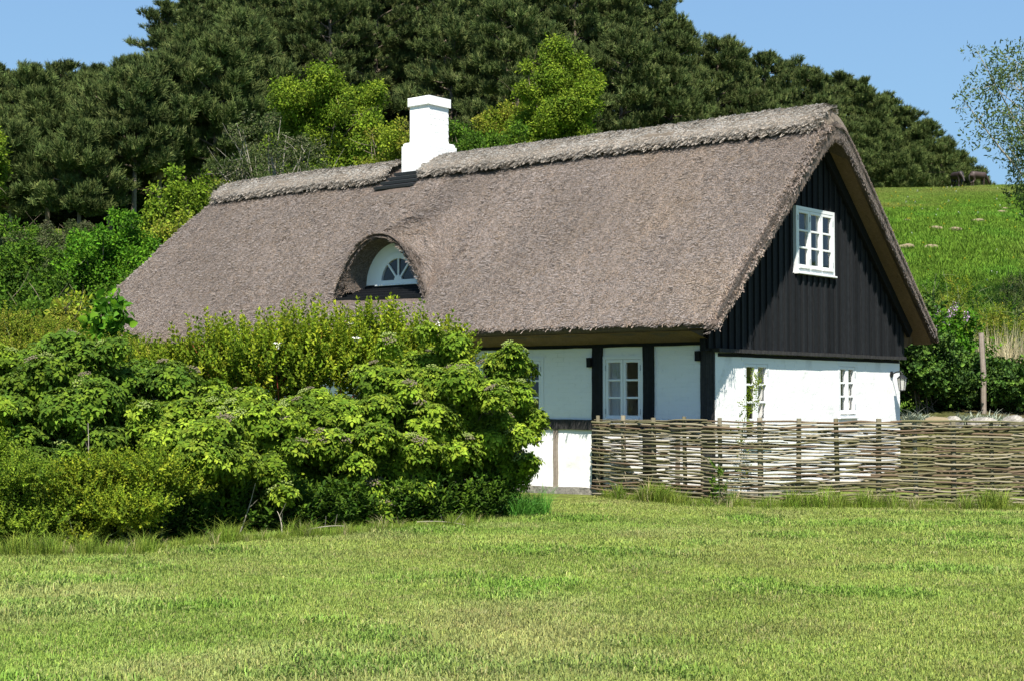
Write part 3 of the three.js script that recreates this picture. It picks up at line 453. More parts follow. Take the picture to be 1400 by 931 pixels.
// ---------------------------------------------------------------- leaves and twigs
function leafTo(pos, idx, o, dir, n, len, wid, fold = .25, droop = .15) { // one folded leaf
  const side = V().crossVectors(dir, n).normalize(), nn = V().crossVectors(side, dir).normalize(), b = pos.length / 3; const mid = o.clone().addScaledVector(dir, len * .45), tip = o.clone().addScaledVector(dir, len).addScaledVector(nn, -len * droop);
  const e = (t, w) => o.clone().addScaledVector(dir, len * t).addScaledVector(side, w * wid).addScaledVector(nn, Math.abs(w) * 2 * wid * fold - len * droop * Math.max(0, t - .5));
  for (const p of [o, e(.28, .46), e(.66, .42), mid, e(.66, -.42), e(.28, -.46), tip]) pos.push(p.x, p.y, p.z); idx.push(b, b + 3, b + 1, b + 1, b + 3, b + 2, b + 2, b + 3, b + 6, b + 6, b + 3, b + 4, b + 4, b + 3, b + 5, b + 5, b + 3, b);
}
const rv = (R) => V(R() * 2 - 1, R() * 2 - 1, R() * 2 - 1);
function onSphere(R) { const z = R() * 2 - 1, a = R() * Math.PI * 2, r = Math.sqrt(1 - z * z); return V(r * Math.cos(a), z, r * Math.sin(a)); }
function elderSpray(seed) { const R = rng(seed), pos = [], idx = []; for (let k = 0; k < 4; k++) { const a = k * 1.57 + R(), d = V(Math.cos(a), .55, Math.sin(a)).normalize(), o = V(0, -.05 + k * .015, 0); for (let j = 0; j < 5; j++) { const t = j < 4 ? .06 + .05 * (j >> 1) : .15, p = o.clone().addScaledVector(d, t).add(V(0, -t * t * 2.2, 0)), side = V().crossVectors(d, UP).normalize().multiplyScalar(j % 2 ? 1 : -1), dir = j < 4 ? side.addScaledVector(d, .5).add(V(0, -.25, 0)) : d.clone().add(V(0, -.5, 0)); leafTo(pos, idx, p, dir.normalize(), V(0, 1, 0).addScaledVector(rv(R), .45).normalize(), .082 + R() * .026, .052, .2, .25); } } return tinted(geoOf(pos, idx), 7, .7, 1.35, seed); }
function twigSpray(seed, { pairs = 5, len = .26, leaf = .065, wid = .034, spread = .9 } = {}) { const R = rng(seed), pos = [], idx = []; for (let k = 0; k < pairs; k++) for (const s of [0, Math.PI]) { const a = k * 1.57 + s + (R() - .5) * .6, t = len * k / (pairs - 1), d = V(Math.cos(a) * spread, .8 + R() * .4, Math.sin(a) * spread).normalize(), l = leaf * (1 - .35 * k / pairs) * (.8 + R() * .5); leafTo(pos, idx, V(0, t - len * .4, 0), d, V(-d.x * .8, 1, -d.z * .8).normalize(), l, wid * l / leaf, .25, .12); } leafTo(pos, idx, V(0, len * .6, 0), V(R() - .5, 2, R() - .5).normalize(), V(1, 0, 0), leaf * .8, wid * .7); return tinted(geoOf(pos, idx), 7, .7, 1.35, seed); }
function leafBall(seed, n, rad, leaf, wid) { const R = rng(seed), pos = [], idx = []; for (let i = 0; i < n; i++) { const d = onSphere(R), o = d.clone().multiplyScalar(rad * (.3 + .7 * R())); o.y *= .7; leafTo(pos, idx, o, d.clone().multiplyScalar(.6).add(rv(R).multiplyScalar(.5)).normalize(), V(0, 1, 0).addScaledVector(rv(R), .6).normalize(), leaf * (.7 + R() * .6), wid, .2, .15); } return tinted(geoOf(pos, idx), 7, .7, 1.35, seed); }
function needleTuft(seed, n = 34, len = .22, wid = .026) { const R = rng(seed), pos = [], idx = []; for (let i = 0; i < n; i++) { const a = R() * 6.283, e = .15 + R() * .95, d = V(Math.cos(a) * Math.sin(e), Math.cos(e), Math.sin(a) * Math.sin(e)), o = V(0, -.16 + R() * .26, 0), l = len * (.7 + R() * .5), s = V().crossVectors(d, rv(R)).normalize().multiplyScalar(wid / 2), b = pos.length / 3, t = o.clone().addScaledVector(d, l); pos.push(o.x - s.x, o.y - s.y, o.z - s.z, o.x + s.x, o.y + s.y, o.z + s.z, t.x + s.x * .5, t.y + s.y * .5, t.z + s.z * .5, t.x - s.x * .5, t.y - s.y * .5, t.z - s.z * .5); idx.push(b, b + 1, b + 2, b, b + 2, b + 3); } return tinted(geoOf(pos, idx), 4, .7, 1.4, seed); }
function grassTuft(seed, n, h, spread, wid, lean = .5) { const R = rng(seed), pos = [], idx = []; for (let i = 0; i < n; i++) { const x = (R() - .5) * spread, z = (R() - .5) * spread, a = R() * 6.283, l = h * (.55 + R() * .6), k = lean * (.3 + R()), w = wid * (.7 + R() * .6), sx = Math.cos(a + 1.57) * w / 2, sz = Math.sin(a + 1.57) * w / 2, dx = Math.cos(a), dz = Math.sin(a), b = pos.length / 3; pos.push(x - sx, -.01, z - sz, x + sx, -.01, z + sz, x + dx * l * k * .35 + sx * .8, l * .6, z + dz * l * k * .35 + sz * .8, x + dx * l * k * .35 - sx * .8, l * .6, z + dz * l * k * .35 - sz * .8, x + dx * l * k, l * (1 - k * .25), z + dz * l * k); idx.push(b, b + 1, b + 2, b, b + 2, b + 3, b + 3, b + 2, b + 4); } return tinted(geoOf(pos, idx), 5, .6, 1.45, seed); }
const SP = {
  elder: [1, 2, 3].map((i) => elderSpray(i * 7)), dog: [1, 2, 3].map((i) => twigSpray(i * 11, { pairs: 6, len: .3, leaf: .07, wid: .036 })), small: [1, 2].map((i) => twigSpray(i * 5 + 1, { pairs: 6, len: .2, leaf: .042, wid: .022 })),
  lilac: [1, 2].map((i) => twigSpray(i * 3 + 50, { pairs: 4, len: .24, leaf: .10, wid: .065, spread: 1.2 })), broad: [1, 2].map((i) => leafBall(i * 9, 34, .34, .115, .07)), fine: [1, 2].map((i) => leafBall(i * 19, 30, .3, .10, .055)), big: [1, 2].map((i) => leafBall(i * 29, 9, .2, .14, .12)),
  tuft: [1, 2, 3].map((i) => needleTuft(i * 13)), willow: [1, 2].map((i) => leafBall(i * 39, 16, .3, .11, .04)), nettle: [1, 2].map((i) => twigSpray(i * 23, { pairs: 6, len: .3, leaf: .1, wid: .045, spread: 1.3 })),
};
const mixTone = (R, pal) => { const a = pal[(R() * pal.length) | 0], k = .72 + R() * .56; return rgb(a[0] * k, a[1] * k, a[2] * k); };
function lobesOf(R, rx, ry, rz, cy, n, k = .45, bottom = -.75) { const L = [{ c: V(0, cy, 0), r: V(rx * .55, ry * .6, rz * .55) }]; for (let i = 0; i < n; i++) { let d = onSphere(R); while (d.y < bottom) d = onSphere(R); const big = R() < .2, s = k * (big ? .45 : .5 + R() * .7), f = big ? 1 + R() * .12 : .5 + R() * .48; L.push({ c: V(d.x * rx * f, cy + d.y * ry * f, d.z * rz * f), r: V(rx * s, ry * s * .8, rz * s) }); } return L; }
function scatterLeaves(R, lobes, count, o = {}) { // sprays through the outer layers of the lobes
  const { up = .5, jitter = .5, size = 1, pal, minY = .02, shell = .55 } = o, out = [], area = lobes.map((l) => Math.pow(l.r.x * l.r.y * l.r.z, 2 / 3)), sum = area.reduce((a, b) => a + b, 0);
  lobes.forEach((l, li) => { const n = Math.round(count * area[li] / sum); const tint = .85 + R() * .3; for (let i = 0; i < n; i++) { const d = onSphere(R), k = 1 - shell * R() * R(), p = V(l.c.x + d.x * l.r.x * k, l.c.y + d.y * l.r.y * k, l.c.z + d.z * l.r.z * k); if (p.y < minY) continue; const dir = V(d.x, d.y + up, d.z).add(rv(R).multiplyScalar(jitter)).normalize(), s = size * (.75 + R() * .5); out.push({ m: place(p, dir, R() * 6.283, s), c: mixTone(R, pal).multiplyScalar(tint) }); } });
  return out;
}
function foliage(name, geos, mat, items, parent) { geos.forEach((g, k) => inst(name, g, mat, items.filter((_, i) => i % geos.length === k), parent)); }
function stemsTo(R, t, lobes, n, mat, r0, name = 'stem', baseSpread = .25) { for (let i = 0; i < n; i++) { const l = lobes[(R() * lobes.length) | 0], a = V((R() - .5) * baseSpread * 2, -.05, (R() - .5) * baseSpread * 2), b = l.c.clone().add(V((R() - .5) * l.r.x, (R() * .7) * l.r.y, (R() - .5) * l.r.z)), m = a.clone().lerp(b, .5).add(V(rv(R).x * .1, .1 * b.y, rv(R).z * .1)); const pts = new THREE.QuadraticBezierCurve3(a, m, b).getPoints(7); part(name, tube(pts, pts.map((_, k) => r0 * (1 - k / 9)), 5), mat, t); } }
const PAL = {
  elder: [[.14, .22, .016], [.19, .275, .02], [.24, .32, .028], [.09, .155, .012]], elderDark: [[.065, .125, .012], [.095, .165, .014], [.14, .215, .018]], dog: [[.24, .305, .02], [.3, .34, .024], [.18, .255, .016], [.13, .2, .014]],
  yellow: [[.20, .25, .018], [.16, .22, .018], [.23, .23, .03]], oak: [[.15, .225, .016], [.19, .255, .02], [.11, .18, .014]], mid: [[.075, .15, .012], [.1, .18, .014], [.05, .11, .01]], lime: [[.085, .21, .012], [.12, .25, .014], [.06, .16, .01]],
  pine: [[.056, .084, .026], [.076, .107, .03], [.096, .125, .036], [.12, .142, .046]], pineL: [[.088, .12, .034], [.115, .142, .042], [.068, .1, .028]], lilac: [[.045, .10, .012], [.065, .135, .016], [.095, .17, .02], [.035, .08, .011]], willow: [[.10, .145, .045], [.13, .175, .055], [.075, .12, .035]],
  dusk: [[.075, .10, .03], [.1, .11, .05], [.06, .09, .022]],
};

// ---------------------------------------------------------------- the hedge of shrubs along the front
function shrub(name, label, px, d, o) {
  const R = rng(o.seed), [x, y, z] = onGround(px, d), t = thing(name, label, 'shrub', [x, y, z], 0, o.group); const lobes = o.lobes ?? lobesOf(R, o.rx, o.ry, o.rz ?? o.rx, o.cy ?? o.ry, o.n ?? 12, o.k ?? .42, o.bottom);
  foliage('foliage', SP[o.leaf], o.mat ?? M.leaf, scatterLeaves(R, lobes, o.count, { pal: PAL[o.pal], up: o.up ?? .5, jitter: o.jitter ?? .5, size: o.size ?? 1, shell: o.shell ?? .6 }), t);
  stemsTo(R, t, lobes, o.stems ?? 8, o.stemMat ?? M.bark, o.stemR ?? .016, 'stem', o.base ?? .3);
  if (o.heads) { // flat clusters of buds above the leaves
    const bud = mergeGeometries(Array.from({ length: 26 }, (_, i) => { const a = i * 2.4, r = .082 * Math.sqrt(i / 26); return new THREE.IcosahedronGeometry(.011, 0).translate(Math.cos(a) * r, .012 * Math.sin(i * 7) - r * r * 2, Math.sin(a) * r); })); const it = [];
    while (it.length < o.heads) { const l = lobes[1 + (R() * (lobes.length - 1)) | 0], dd = onSphere(R); if (dd.y < .05) continue; const p = V(l.c.x + dd.x * l.r.x * 1.07, l.c.y + dd.y * l.r.y * 1.1 + .04, l.c.z + dd.z * l.r.z * 1.07); it.push({ m: place(p, V(dd.x * .6, 1.2, dd.z * .6).normalize(), R() * 6, .8 + R() * .6), c: R() < .55 ? rgb(.20, .25, .06) : rgb(.15, .125, .075) }); } inst('flower_heads', bud, M.petal, it, t);
  }
  if (o.flowers) { const fl = leafBall(77, 12, .035, .03, .025), it = []; for (let i = 0; i < o.flowers; i++) { const l = lobes[(R() * lobes.length) | 0], dd = onSphere(R); dd.y = Math.abs(dd.y) + .2; dd.normalize(); it.push({ m: place(V(l.c.x + dd.x * l.r.x, l.c.y + dd.y * l.r.y + .04, l.c.z + dd.z * l.r.z), UP, R() * 6, 1.2), c: rgb(.7, .68, .6) }); } inst('white_flowers', fl, M.petal, it, t); }
  return shade(t);
}
shrub('elder_shrub', 'rounded elder shrub with flat flower heads against the white wall', 600, 21.6, { seed: 1, rx: 1.3, ry: 1.25, rz: 1.2, cy: 1.28, n: 80, k: .25, leaf: 'elder', pal: 'elder', count: 6200, size: .68, up: .8, heads: 150, stems: 10, shell: .7 });
shrub('elder_shrub', 'elder shrub with drooping leaves in front of the red-stemmed dogwood', 470, 20.4, { seed: 2, rx: 1.25, ry: .86, rz: 1.0, cy: .8, n: 64, k: .25, leaf: 'elder', pal: 'elder', count: 4600, size: .68, up: .8, heads: 90, stems: 8, shell: .7 });
shrub('elder_shrub', 'dark elder shrub beside the low privet, with a bare dead stem', 270, 18.9, { seed: 3, rx: 1.2, ry: .92, rz: 1.0, cy: .88, n: 64, k: .25, leaf: 'elder', pal: 'elder', count: 4300, size: .68, up: .8, heads: 60, stems: 8, shell: .7 });
shrub('elder_shrub', 'broad dark elder shrub at the end of the hedge', 105, 19.0, { seed: 4, rx: 1.45, ry: 1.2, rz: 1.2, cy: 1.2, n: 76, k: .25, leaf: 'elder', pal: 'elderDark', count: 6200, size: .68, up: .8, heads: 50, stems: 9, shell: .7 });
shrub('elder_shrub', 'elder shrub spilling past the end of the hedge', -60, 18.6, { seed: 5, rx: 1.4, ry: 1.15, rz: 1.2, cy: 1.15, n: 70, k: .25, leaf: 'elder', pal: 'elder', count: 5000, size: .68, up: .8, heads: 40, stems: 8, shell: .7 });
const upright = (R, w, h, n) => Array.from({ length: n }, (_, i) => ({ c: V((i / (n - 1) * 2 - 1) * w + (R() - .5) * .25, h * (.74 + R() * .14), (R() - .5) * .7), r: V(.32 + R() * .16, h * (.14 + R() * .06), .32 + R() * .12) }));
{ const R = rng(60); for (const [px, d, h, w, l] of [[345, 21.6, 2.80, .72, 'tall yellow-green dogwood with bare red stems below the dormer'], [455, 21.9, 2.86, .62, 'yellow-green dogwood topped with small white flowers'], [555, 22.4, 2.72, .55, 'yellow-green dogwood rising behind the rounded elder']]) shrub('dogwood_shrub', l, px, d, { seed: 60 + px, lobes: [...upright(R, w, h, 6), ...upright(R, w * .9, h * .93, 4)], leaf: 'dog', pal: 'dog', count: 1250, up: 1.3, jitter: .35, stems: 34, stemMat: M.redStem, stemR: .012, base: .55, shell: .8, flowers: 8 }); }
shrub('dogwood_shrub', 'low yellow-green dogwood beside the corner of the thatch', 235, 21.3, { seed: 65, lobes: upright(rng(8), .6, 2.25, 5), leaf: 'dog', pal: 'dog', count: 1000, up: 1.2, jitter: .4, stems: 14, stemMat: M.redStem, stemR: .01, base: .4, shell: .8 });
shrub('spirea_shrub', 'loose yellow-green shrub topping the hedge by the thatch corner', 60, 21.5, { seed: 66, rx: 1.5, ry: .8, rz: .8, cy: 1.95, n: 22, k: .32, leaf: 'small', pal: 'yellow', count: 2600, stems: 16, stemMat: M.greenStem, base: .7 });
shrub('spirea_shrub', 'bushy yellow-green shrub behind the dark elder', -70, 21, { seed: 67, rx: 1.3, ry: .9, rz: .8, cy: 1.75, n: 18, k: .32, leaf: 'small', pal: 'yellow', count: 1900, stems: 12, stemMat: M.greenStem, base: .6 });
shrub('privet_shrub', 'low small-leaved privet bush at the edge of the lawn', 165, 17.4, { seed: 68, rx: .82, ry: .52, rz: .6, cy: .42, n: 18, k: .36, leaf: 'small', pal: 'dog', count: 2300, stems: 14, stemMat: M.greenStem, stemR: .008, base: .4, up: .8 });
shrub('privet_shrub', 'small-leaved privet bush with reddish young tips at the end of the hedge', 20, 17.3, { seed: 69, rx: .75, ry: .62, rz: .6, cy: .55, n: 16, k: .36, leaf: 'small', pal: 'elder', count: 2000, stems: 12, stemMat: M.greenStem, stemR: .008, base: .4, up: .8 });
shrub('vine_shrub', 'climbing vine with large rounded leaves at the corner of the thatch', 138, 23.0, { seed: 70, lobes: [{ c: V(-.1, 1.9, 0), r: V(.35, .7, .3) }, { c: V(.1, 2.7, 0), r: V(.22, .45, .2) }, { c: V(-.25, 1.1, .1), r: V(.5, .6, .4) }], leaf: 'big', pal: 'lime', count: 260, stems: 6, stemMat: M.greenStem, stemR: .01 });
{ // nettles and ivy in the shade under the shrubs: one mass
  const R = rng(80), it = []; for (let i = 0; i < 2600; i++) { const px = -40 + R() * 740, d = knots([[-40, 17], [200, 17.6], [330, 18.3], [470, 19.2], [640, 20.5], [720, 21.5]], px) + R() * 1.3, [x, y, z] = onGround(px, d); it.push({ m: place(V(x, y + .05 + R() * .35, z), V((R() - .5) * .9, 1, (R() - .2) * .9).normalize(), R() * 6, .7 + R() * .6), c: mixTone(R, PAL.mid).multiplyScalar(.85) }); }
  const g = new THREE.Group(); g.name = 'undergrowth'; tag(g, 'dark leafy nettles and ivy under the hedge', 'undergrowth', null, 'stuff'); scene.add(g); foliage('leaves', SP.nettle, M.leaf, it, g); shade(g);
}
{ // dead pale stems in and in front of the hedge
  const R = rng(81), st = [[118, 17.9, V(0, 0, 0), V(.02, 1.35, 0), 'bare dead stem standing in the dark elder'], [395, 18.5, V(-.05, .0, .2), V(-.12, .3, .1), 'short dry stalk leaning from the undergrowth'], [415, 18.55, V(0, .05, 0), V(.5, .12, .1), 'dry forked twig lying over the grass by the nettles'], [600, 19.9, V(-.3, .04, -.1), V(.35, .03, .22), 'pale dry stalk lying on the lawn by the elder'], [330, 18.5, V(0, 0, .15), V(.2, .62, .2), 'thin dry stalk slanting before the nettles']];
  for (const [px, d, a, b, l] of st) { const [x, y, z] = onGround(px, d), t = thing('dry_twig', l, 'twig', [x, y, z]), pts = new THREE.QuadraticBezierCurve3(a, a.clone().lerp(b, .5).add(V(.04, .05, 0)), b).getPoints(8); part('stalk', tube(pts, pts.map((_, k) => .010 - k * .0008), 5), M.barkPale, t); for (let k = 0; k < 2; k++) { const o = pts[4 + k * 2], e = o.clone().add(V((R() - .3) * .2, .06 + R() * .1, .05)); part('side_twig', tube([o, e], [.005, .002], 4), M.barkPale, t); } shade(t); }
}
console.log('hedge');

// ---------------------------------------------------------------- grass
{
  const R = rng(90), G = [grassTuft(1, 20, .029, .16, .0045, 1.0), grassTuft(2, 18, .035, .15, .005, .9), grassTuft(3, 20, .026, .17, .0045, 1.2)], it = [[], [], []];
  const hedgeD = (px) => knots([[-200, 16.4], [-60, 16.6], [200, 16.9], [330, 18.2], [470, 19.0], [640, 20.4], [760, 24], [818, 25.6], [937, 24], [1040, 23.4], [1480, 23]], px);
  for (let i = 0; i < 108000; i++) { const d = 7.6 + 18 * Math.pow(R(), .85), px = -180 + R() * 1780; if (d > hedgeD(px) + .25) continue; const x = at(px, d), z = -d, y = ground(x, z); const c = lawnTint(x, z).multiplyScalar(.85 + R() * .4), k = R(); if (k < .12) c.lerp(rgb(.42, .36, .17), .6); const lush = fbm(x * .95 + 90, z * 1.15 + 60, 3); const s = (.7 + R() * .6) * (lush > .62 ? 1.6 : 1) * (d > 16 ? 1.15 : 1); it[i % 3].push({ m: place(V(x, y, z), V((R() - .5) * .3, 1, (R() - .5) * .3).normalize(), R() * 6.28, s, s * (.7 + R() * .5)), c }); }
  const g = new THREE.Group(); g.name = 'lawn_grass'; tag(g, 'short mown grass of the lawn with dry patches', 'grass', null, 'stuff'); scene.add(g); it.forEach((a, k) => inst('blades', G[k], M.grass, a, g)); 
  // unmown grass along the fence and the hedge
  const T = [grassTuft(11, 22, .32, .2, .007, .8), grassTuft(12, 20, .40, .18, .006, .7)], tall = [[], []];
  for (let i = 0; i < 2600; i++) { const a = R(); let px, d, s; if (a < .62) { px = 825 + R() * 660; d = hedgeD(px) - .10 - R() * R() * .6; s = .16 + R() * (.3 + .6 * sst(.4, .75, fbm(px * .06, 3, 3))); } else { px = -60 + R() * 830; d = hedgeD(px) - .05 - R() * .5; s = .16 + R() * (.25 + .4 * sst(.45, .75, fbm(px * .05 + 9, 8, 3))); } if (px > 735 && px < 812) s *= .4; const [x, y, z] = onGround(px, d), c = rgb(.13, .22, .022).lerp(rgb(.21, .25, .04), R()).multiplyScalar(.8 + R() * .4); if (R() < .08) c.set(rgb(.4, .34, .18)); tall[i % 2].push({ m: place(V(x, y, z), V((R() - .5) * .3, 1, (R() - .3) * .4).normalize(), R() * 6.28, s), c }); }
  for (let i = 0; i < 70; i++) { const [x, y, z] = onGround(713 + (R() - .5) * 62, 21.6 + (R() - .5) * .7); tall[i % 2].push({ m: place(V(x, y, z), V((R() - .5) * .9, 1, (R() - .2) * .7).normalize(), R() * 6, .75 + R() * .4), c: rgb(.09, .24, .03).multiplyScalar(.8 + R() * .5) }); }
  const g2 = new THREE.Group(); g2.name = 'tall_grass'; tag(g2, 'unmown grass along the foot of the fence and hedge', 'grass', null, 'stuff'); scene.add(g2); tall.forEach((a, k) => inst('blades', T[k], M.grass, a, g2));
  // hill meadow
  const Mw = [grassTuft(21, 16, .16, .5, .02, .9), grassTuft(22, 14, .19, .5, .018, .8)], mw = [[], []];
  for (let i = 0; i < 34000; i++) { const d = 33.5 + 101 * Math.pow(R(), 1.15), px = 1195 + R() * 240, x = at(px, d), z = -d; if (forestAt(x, z) > .5) continue; const c = meadowTint(x, z).multiplyScalar(.75 + R() * .6), s = (.55 + R() * .6) * (.8 + d * .006) * (1 - .6 * sst(70, 115, d)); mw[i % 2].push({ m: place(V(x, ground(x, z), z), V((R() - .5) * .4, 1, (R() - .5) * .4).normalize(), R() * 6.28, s), c }); }
  const g3 = new THREE.Group(); g3.name = 'meadow_grass'; tag(g3, 'rough pasture grass on the hill', 'grass', null, 'stuff'); scene.add(g3); mw.forEach((a, k) => inst('blades', Mw[k], M.grass, a, g3));
  const fl = leafBall(5, 8, .04, .06, .05), fi = []; for (let i = 0; i < 100; i++) { const d = 40 + R() * 80, px = 1215 + R() * 185, [x, y, z] = onGround(px, d); fi.push({ m: place(V(x, y + .16, z), UP, 0, .6 + d * .004), c: R() < .7 ? rgb(.7, .55, .04) : rgb(.7, .7, .62) }); } const g4 = new THREE.Group(); g4.name = 'wildflowers'; tag(g4, 'scattered yellow and white wildflowers on the hill', 'flowers', null, 'stuff'); scene.add(g4); inst('heads', fl, M.petal, fi, g4);
  shade(g); shade(g2); shade(g3); shade(g4);
}
console.log('grass');

// ---------------------------------------------------------------- trees
function limb(R, a, b, r0, r1, bend, n = 6) { const pts = [], k = rv(R).multiplyScalar(bend); for (let i = 0; i <= n; i++) { const t = i / n; pts.push(a.clone().lerp(b, t).addScaledVector(k, Math.sin(t * Math.PI))); } return tube(pts, pts.map((_, i) => lerp(r0, r1, i / n)), 6, false); }
function pine(px, d, topPy, o = {}) {
  const R = rng(o.seed), x = at(px, d), z = -d, y = ground(x, z), H = Math.max(o.minH ?? 4, hgt(topPy, d) - y), t = thing('pine_tree', o.label, 'tree', [x, y - .1, z], 0, o.group ?? 'pines of the wood'), wide = (o.wide ?? .2) * H + .6, bare = o.bare ?? .15;
  const lean = V((R() - .5) * .06 * H, 0, (R() - .5) * .04 * H); const ax = (k) => V(lean.x * k * k, H * k, lean.z * k * k); const tp = [0, .2, .4, .6, .8, .97].map(ax); part('trunk', tube(tp, tp.map((_, i) => H * .016 * (1.05 - i * .19) + .02), 7), o.bark ?? M.bark, t);
  const br = [], it = [], pal = PAL[o.pal ?? 'pine']; const nl = Math.round(30 + H * 2.2);
  for (let i = 0; i < nl; i++) {
    const k = bare + (1 - bare) * Math.pow((i + R()) / nl, .9), prof = Math.sin(Math.min(1, (1 - k) / (1 - bare) * 1.15 + .10) * Math.PI * .62) , L = wide * prof * (.55 + R() * .6) + .25, an = i * 2.399 + R(), a = ax(k), dir = V(Math.cos(an), .12 + .5 * k * k + (R() - .5) * .25, Math.sin(an)).normalize(), b = a.clone().addScaledVector(dir, L).add(V(0, -.06 * L, 0)); br.push(limb(R, a, b, .05 + .012 * (1 - k) * H * .3, .015, .15));
    const pads = 3 + Math.round(L * 2); for (let q = 0; q < pads; q++) { const s = Math.pow((q + R()) / pads, .6), c = a.clone().lerp(b, .3 + .75 * s), pr = .24 + R() * .26, tone = .75 + R() * .5; c.add(V((R() - .5) * L * .35, (R() - .5) * .3, (R() - .5) * L * .35)); for (let j = 0; j < 9; j++) { const e = onSphere(R); it.push({ m: place(c.clone().add(V(e.x * pr * 1.15, Math.abs(e.y) * pr * .75 - .1, e.z * pr * 1.15)), V(e.x * .7 + dir.x * .3, 1, e.z * .7 + dir.z * .3).add(rv(R).multiplyScalar(.3)).normalize(), R() * 6, .85 + R() * .4, 1.1 + R() * .6), c: mixTone(R, pal).multiplyScalar(tone) }); } }
  }
  for (let j = 0; j < 30; j++) { const p = ax(.9 + R() * .1).add(rv(R).multiplyScalar(.35)); it.push({ m: place(p, V((R() - .5) * .6, 1, (R() - .5) * .6).normalize(), R() * 6, .9 + R() * .4), c: mixTone(R, pal) }); }
  part('branches', mergeGeometries(br), M.bark, t); foliage('crown', SP.tuft, M.needle, it, t); return shade(t);
}
{
  const skyline = [[-80, 92], [0, 80], [40, 88], [110, 86], [180, 70], [205, 50], [235, -20], [300, -70], [600, -90], [850, -60], [905, -5], [935, 28], [965, 32], [1000, 66]];
  const R = rng(100); let n = 0; const A = 'tall dark pine standing in the wood behind the cottage', B = 'dark pine at the edge of the wood above the left roof end', C = 'pine standing on the crest beside the pasture';
  // back row along the skyline, then two rows in front
  for (let px = -60; px < 985; px += 48) pine(px + (R() - .5) * 22, 118 + R() * 8, knots(skyline, px) + R() * 14, { seed: 200 + n++, label: A, bare: .05, wide: .2 });
  for (let px = -80; px < 960; px += 58) pine(px + (R() - .5) * 26, 104 + R() * 6, knots(skyline, px) + 22 + R() * 40, { seed: 300 + n++, label: A, bare: px < 340 ? .12 : .1, wide: .2 });
  for (let px = -50; px < 950; px += 74) { if (px > 330 && px < 560) continue; pine(px + (R() - .5) * 30, 93 + R() * 5, knots(skyline, px) + 62 + R() * 60, { seed: 400 + n++, label: px < 330 ? B : A, bare: px < 340 ? .34 : .1, wide: .22, pal: R() < .5 ? 'pineL' : 'pine' }); }
  for (const [px, d, top, bare] of [[-45, 78, 150, .2], [12, 74, 165, .3], [62, 80, 120, .3], [105, 73, 165, .3], [148, 79, 115, .4], [180, 75, 100, .45], [214, 77, 85, .4], [250, 82, 60, .34], [290, 78, 60, .3], [328, 84, 20, .3], [40, 88, 100, .25], [172, 88, 95, .3], [260, 90, 40, .35], [128, 90, 98, .2], [-15, 90, 95, .2]]) pine(px, d, top + R() * 12, { seed: 450 + n++, label: B, bare, bark: M.barkPine, wide: .19, pal: R() < .5 ? 'pineL' : 'pine' });
  for (let px = -70; px < 400; px += 44) pine(px + (R() - .5) * 20, 136 + R() * 6, knots(skyline, px) + 20 + R() * 60, { seed: 700 + n++, label: A, bare: .0, wide: .24 });
  // the wood thins out over the crest
  for (const [px, d, top] of [[982, 121, 52], [1004, 132, 66], [1010, 128, 92], [1050, 132, 74], [1085, 136, 84], [1022, 120, 128], [1112, 134, 96], [1150, 140, 104], [1182, 138, 112], [1128, 126, 138], [1078, 122, 150], [1212, 142, 130], [1240, 144, 150], [1265, 142, 168], [1198, 132, 170], [1290, 146, 192], [1160, 128, 170], [1312, 148, 212], [1250, 136, 205], [1228, 130, 215], [1335, 150, 232]]) pine(px, d, top, { seed: 500 + n++, label: C, bare: .04, wide: .27, group: 'pines along the crest', minH: 2.2, pal: px > 1150 ? 'pineL' : 'pine' });
}
console.log('pines');
function broadleaf(name, label, px, d, topPy, o) {
  const R = rng(o.seed), x = at(px, d), z = -d, y = ground(x, z), H = hgt(topPy, d) - y, t = thing(name, label, o.category ?? 'tree', [x, y - .05, z], 0, o.group), r = o.r, ch = o.ch ?? H * .7, cy = H - ch / 2; const lobes = lobesOf(R, r, ch / 2, r * (o.deep ?? .9), cy, Math.round((o.n ?? 26) * 1.6), (o.k ?? .3) * .85, -.9);
  const pts = [0, .3, .6, .85].map((k) => V((R() - .5) * .1 * H * k, H * k * .95, (R() - .5) * .08 * H * k)); part('trunk', tube(pts, [.024, .018, .011, .004].map((q) => q * H + .01), 7), o.bark ?? M.bark, t);
  const br = []; for (let i = 0; i < (o.limbs ?? 24); i++) { const l = lobes[1 + (R() * (lobes.length - 1)) | 0], k = .2 + R() * .6, a = pts[0].clone().lerp(pts[3], k), b = l.c.clone().add(V((R() - .5) * l.r.x, R() * l.r.y, (R() - .5) * l.r.z)); br.push(limb(R, a, b, H * .007 * (1.1 - k) + .01, .008, .25)); for (let q = 0; q < (o.twigs ?? 2); q++) { const c = a.clone().lerp(b, .4 + R() * .6); br.push(limb(R, c, c.clone().add(rv(R).multiplyScalar(.7 + r * .12)).add(V(0, .3, 0)), .012, .004, .1, 4)); } } part('branches', mergeGeometries(br), o.bark ?? M.bark, t);
  foliage('crown', SP[o.leaf ?? 'broad'], M.leaf, scatterLeaves(R, lobes, o.count, { pal: PAL[o.pal], size: o.size ?? 1, jitter: .8, shell: .8, up: .4 }), t); return shade(t);
}
broadleaf('oak_tree', 'bright yellow-green leafy tree behind the ridge, next to the chimney', 450, 66, 82, { seed: 601, r: 2.6, ch: 6.5, pal: 'oak', count: 2600, n: 34 });
broadleaf('oak_tree', 'yellow-green leafy tree against the dark pines above the main roof slope', 762, 72, 62, { seed: 602, r: 2.3, ch: 6.5, pal: 'oak', count: 2000, n: 30 });
broadleaf('oak_tree', 'thin yellow-green tree hanging over the chimney side of the ridge', 700, 74, 118, { seed: 603, r: 1.7, ch: 5, pal: 'yellow', count: 800, n: 18 });
